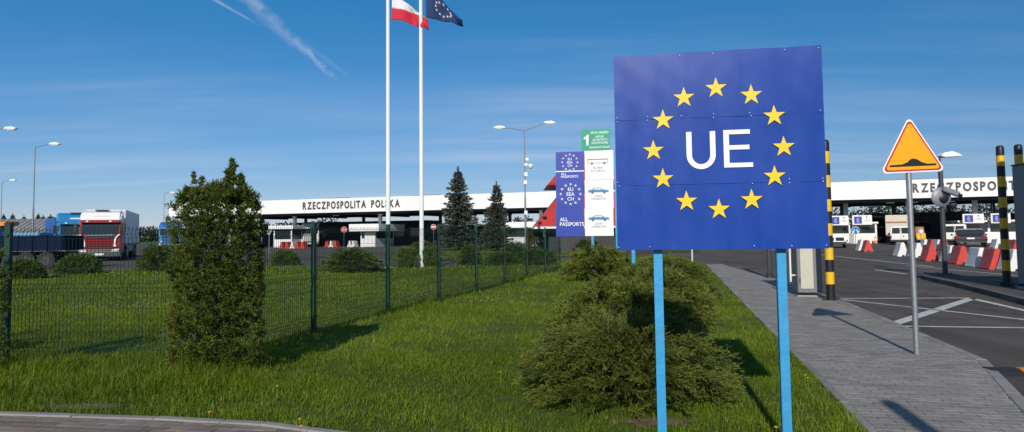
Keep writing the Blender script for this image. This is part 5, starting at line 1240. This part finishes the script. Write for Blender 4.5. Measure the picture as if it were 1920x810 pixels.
def van(px, py, label, hpx, m_, rz=0.0, name='van', L=4.2, W=1.75):
    b = G(px, py); k = b.y / F_PX; H = hpx * k; t = thing(name, label, 'van', (b.x, b.y, 0), rz)
    m = MB(); m.prism([(0, .32), (0, H * .55), (.10, H * .97), (.5, H), (L * .62, H * .98), (L * .80, H * .58), (L, H * .5), (L, .32)], -W / 2, W / 2, 'x'); m.build('body', m_, t, bevel=.07, seg=3)
    for s in (-1, 1):
        m = MB(); m.prism([(s * .07, H * .60), (s * (W / 2 - .14), H * .60), (s * (W / 2 - .20), H * .90), (s * .07, H * .90)], -.012, .09, 'y'); m.build('rear_window', glass, t)
        m = MB(); m.box((s * (W / 2 - .06), -.01, H * .42), (.09, .05, .32)); m.build('tail_light', tail_red, t)
        m = MB(); m.prism([(1.5, H * .6), (1.5, H * .88), (2.6, H * .88), (3.05, H * .6)], s * (W / 2 + .001), s * (W / 2 + .012), 'x'); m.build('side_window', glass, t)
        m = MB(); m.box((s * (W / 2 + .1), L * .68, H * .58), (.18, .08, .18)); m.build('mirror', dark, t, bevel=.02)
        wheel(t, s * (W / 2 - .12), .8, .31, .2); wheel(t, s * (W / 2 - .12), L - .8, .31, .2)
    m = MB(); m.box((0, -.006, H * .58), (.015, .02, H * .72)); m.build('door_seam', dark, t)
    m = MB(); m.box((0, -.03, .42), (W, .12, .2)); m.build('bumper', dark, t, bevel=.03)
    m = MB(); m.box((-.25, -.015, H * .46), (.5, .02, .11)); m.build('number_plate', letter_w, t); m = MB(); m.lathe([(.06, -.02), (.05, -.03)], 12, (.22, 0, H * .46), axis='y'); m.build('badge', dark, t)
    return t
van(1690, 459.5, 'white van with two dark rear windows, rear towards us, left of the warning sign pole', 36, truck_white, R(-29))
van(1792, 459, 'white van parked to the left of the dark car, partly behind the camera pole', 39, truck_white, R(-33), L=4.6)
van(1566, 465, 'white car cut off by the black and yellow post at the blue sign', 22, truck_white, R(-24), 'car', 3.9)['category'] = 'car'
# beige box lorry behind the van
b = on_canopy(1686, .8); t = thing('box_lorry', 'cream box lorry standing in front of the white van, only its tall body showing', 'lorry', (b.x, b.y, 0), R(-30)); zt_ = at(1686, 403, b.y).z
m = MB(); m.box((0, 3, (zt_ + .9) / 2), (2.4, 6, zt_ - .9)); m.build('box_body', mat('cream_box', (.62, .57, .47), .5, dirt=.15), t, bevel=.03)
m = MB(); m.box((-.2, -.012, zt_ - .75), (1.9, .02, .16)); m.build('lettering_stripe', mat('lorry_stripe', (.35, .16, .10), .6), t)
m = MB(); m.box((0, 3.3, .75), (1.0, 7.4, .25)); m.build('chassis', dark, t); m = MB(); m.box((0, 7.1, 1.5), (2.2, 1.6, 1.9)); m.build('cab', truck_white, t, bevel=.1)
m = MB(); m.box((0, -.01, .8), (2.3, .1, .14)); m.build('bumper', dark, t)
for s in (-1, 1): wheel(t, s * 1.0, 1.2, .45, .3); wheel(t, s * 1.0, 6.8, .45, .3)
b = on_canopy(1727, 1.5); t = thing('small_loader', 'small yellow machine just right of the warning sign pole behind the barriers', 'machine', (b.x, b.y, 0), R(-14))
m = MB(); m.box((0, 1, .9), (1.4, 2, .9)); m.build('body', yellow, t, bevel=.08); m = MB(); m.box((0, 1.2, 1.75), (1.3, 1.3, .8)); m.build('cab', mat('loader_brown', (.3, .13, .05), .5), t, bevel=.08)
for s in (-1, 1): wheel(t, s * .65, .4, .42, .25); wheel(t, s * .65, 1.7, .42, .25)

t.scale = (.62, .62, .8)
def suv_car(px, py, wpx, label):
    b = G(px, py); k = b.y / F_PX; Wd = wpx * k; H = 34 * k; t = thing('car', label, 'car', (b.x, b.y, 0), R(-31)); L = 4.4
    m = MB(); m.prism([(0, .38), (-.03, .62), (.02, H * .60), (.35, H * .64), (L - 1.1, H * .62), (L - .1, H * .5), (L, .4)], -Wd / 2, Wd / 2, 'x'); m.build('body', suv, t, bevel=.10, seg=3)
    m = MB(); m.prism([(.10, H * .62), (.42, H * .95), (1.0, H), (2.2, H * .98), (3.2, H * .62)], -Wd / 2 + .14, Wd / 2 - .14, 'x'); m.build('cabin', suv, t, bevel=.09, seg=3)
    m = MB(); m.prism([(.135, H * .66), (.37, H * .90), (.43, H * .90), (.2, H * .66)], -Wd / 2 + .26, Wd / 2 - .26, 'x'); m.build('rear_window', glass, t)
    for s in (-1, 1):
        m = MB(); m.prism([(s * Wd * .30, H * .49), (s * Wd * .475, H * .48), (s * Wd * .475, H * .60), (s * Wd * .36, H * .58)], -.06, .06, 'y'); m.build('tail_light', tail_red, t)
        m = MB(); m.box((s * (Wd / 2 + .08), 2.7, H * .66), (.18, .1, .14)); m.build('mirror', suv, t, bevel=.03)
        m = MB(); m.prism([(.8, H * .66), (.95, H * .92), (2.1, H * .92), (2.8, H * .66)], s * (Wd / 2 - .142), s * (Wd / 2 - .13), 'x'); m.build('side_window', glass, t)
        wheel(t, s * (Wd / 2 - .13), .85, .35, .22); wheel(t, s * (Wd / 2 - .13), L - .9, .35, .22)
    m = MB(); m.box((0, -.03, H * .47), (.52, .04, .12)); m.build('number_plate', letter_w, t); m = MB(); m.box((0, -.045, .43), (Wd * .9, .1, .2)); m.build('bumper', dark, t, bevel=.03)
suv_car(1821, 463, 52, 'dark maroon car seen from behind, between camera pole and striped marker post')

# ------------------------------------------------------------------ dandelions
def dandelion(px, py, h, label, group=None):
    b = G(px, py, LZ + h); t = thing('dandelion', label, 'dandelion', (b.x, b.y, LZ - .01), random.random() * 6, group)
    m = MB(); m.tube([(0, 0, 0), (.004, .003, h * .5), (0, 0, h)], .0022, 5); m.build('stem', stem_m, t)
    m = MB()
    for r_, el, n in ((.017, 12, 15), (.014, 38, 12), (.009, 65, 8)):
        for i in range(n):
            a = 2 * math.pi * i / n + el; d = Vector((math.cos(a) * math.cos(R(el)), math.sin(a) * math.cos(R(el)), math.sin(R(el)))); s = Vector((-math.sin(a), math.cos(a), 0)) * .0028; c = Vector((0, 0, h))
            m.add([c, c + d * r_ * .7 + s, c + d * r_, c + d * r_ * .7 - s], [(0, 1, 2, 3)])
    m.build('flower_head', dand, t)
for px_, py_, lab in ((562, 784, 'upper of two yellow dandelions at the path edge'), (565, 797, 'lower of two yellow dandelions at the path edge'), (393, 771, 'lone yellow dandelion on the lawn below the thuja'), (1510, 702, 'left of two yellow dandelions beside the footway kerb'), (1514, 707, 'right of two yellow dandelions beside the footway kerb'), (1455, 799, 'yellow dandelion at the foot of the right blue sign post')):
    dandelion(px_, py_, .16 if px_ > 1000 else .13, lab)
for px_, py_, lab in ((885, 578, 'fourth from the left'), (918, 574, 'fifth from the left'), (938, 696, 'sixth from the left, nearest to us'), (1085, 522, 'rightmost and farthest'), (1000, 552, 'seventh from the left'), (838, 646, 'third from the left'), (520, 722, 'leftmost, by the thuja'), (700, 640, 'second from the left'), (1020, 570, 'second from the right')): dandelion(px_, py_, .14, 'tiny yellow dandelion in the open lawn, ' + lab, 'dandelions in the open lawn')
bpy.context.view_layer.update()
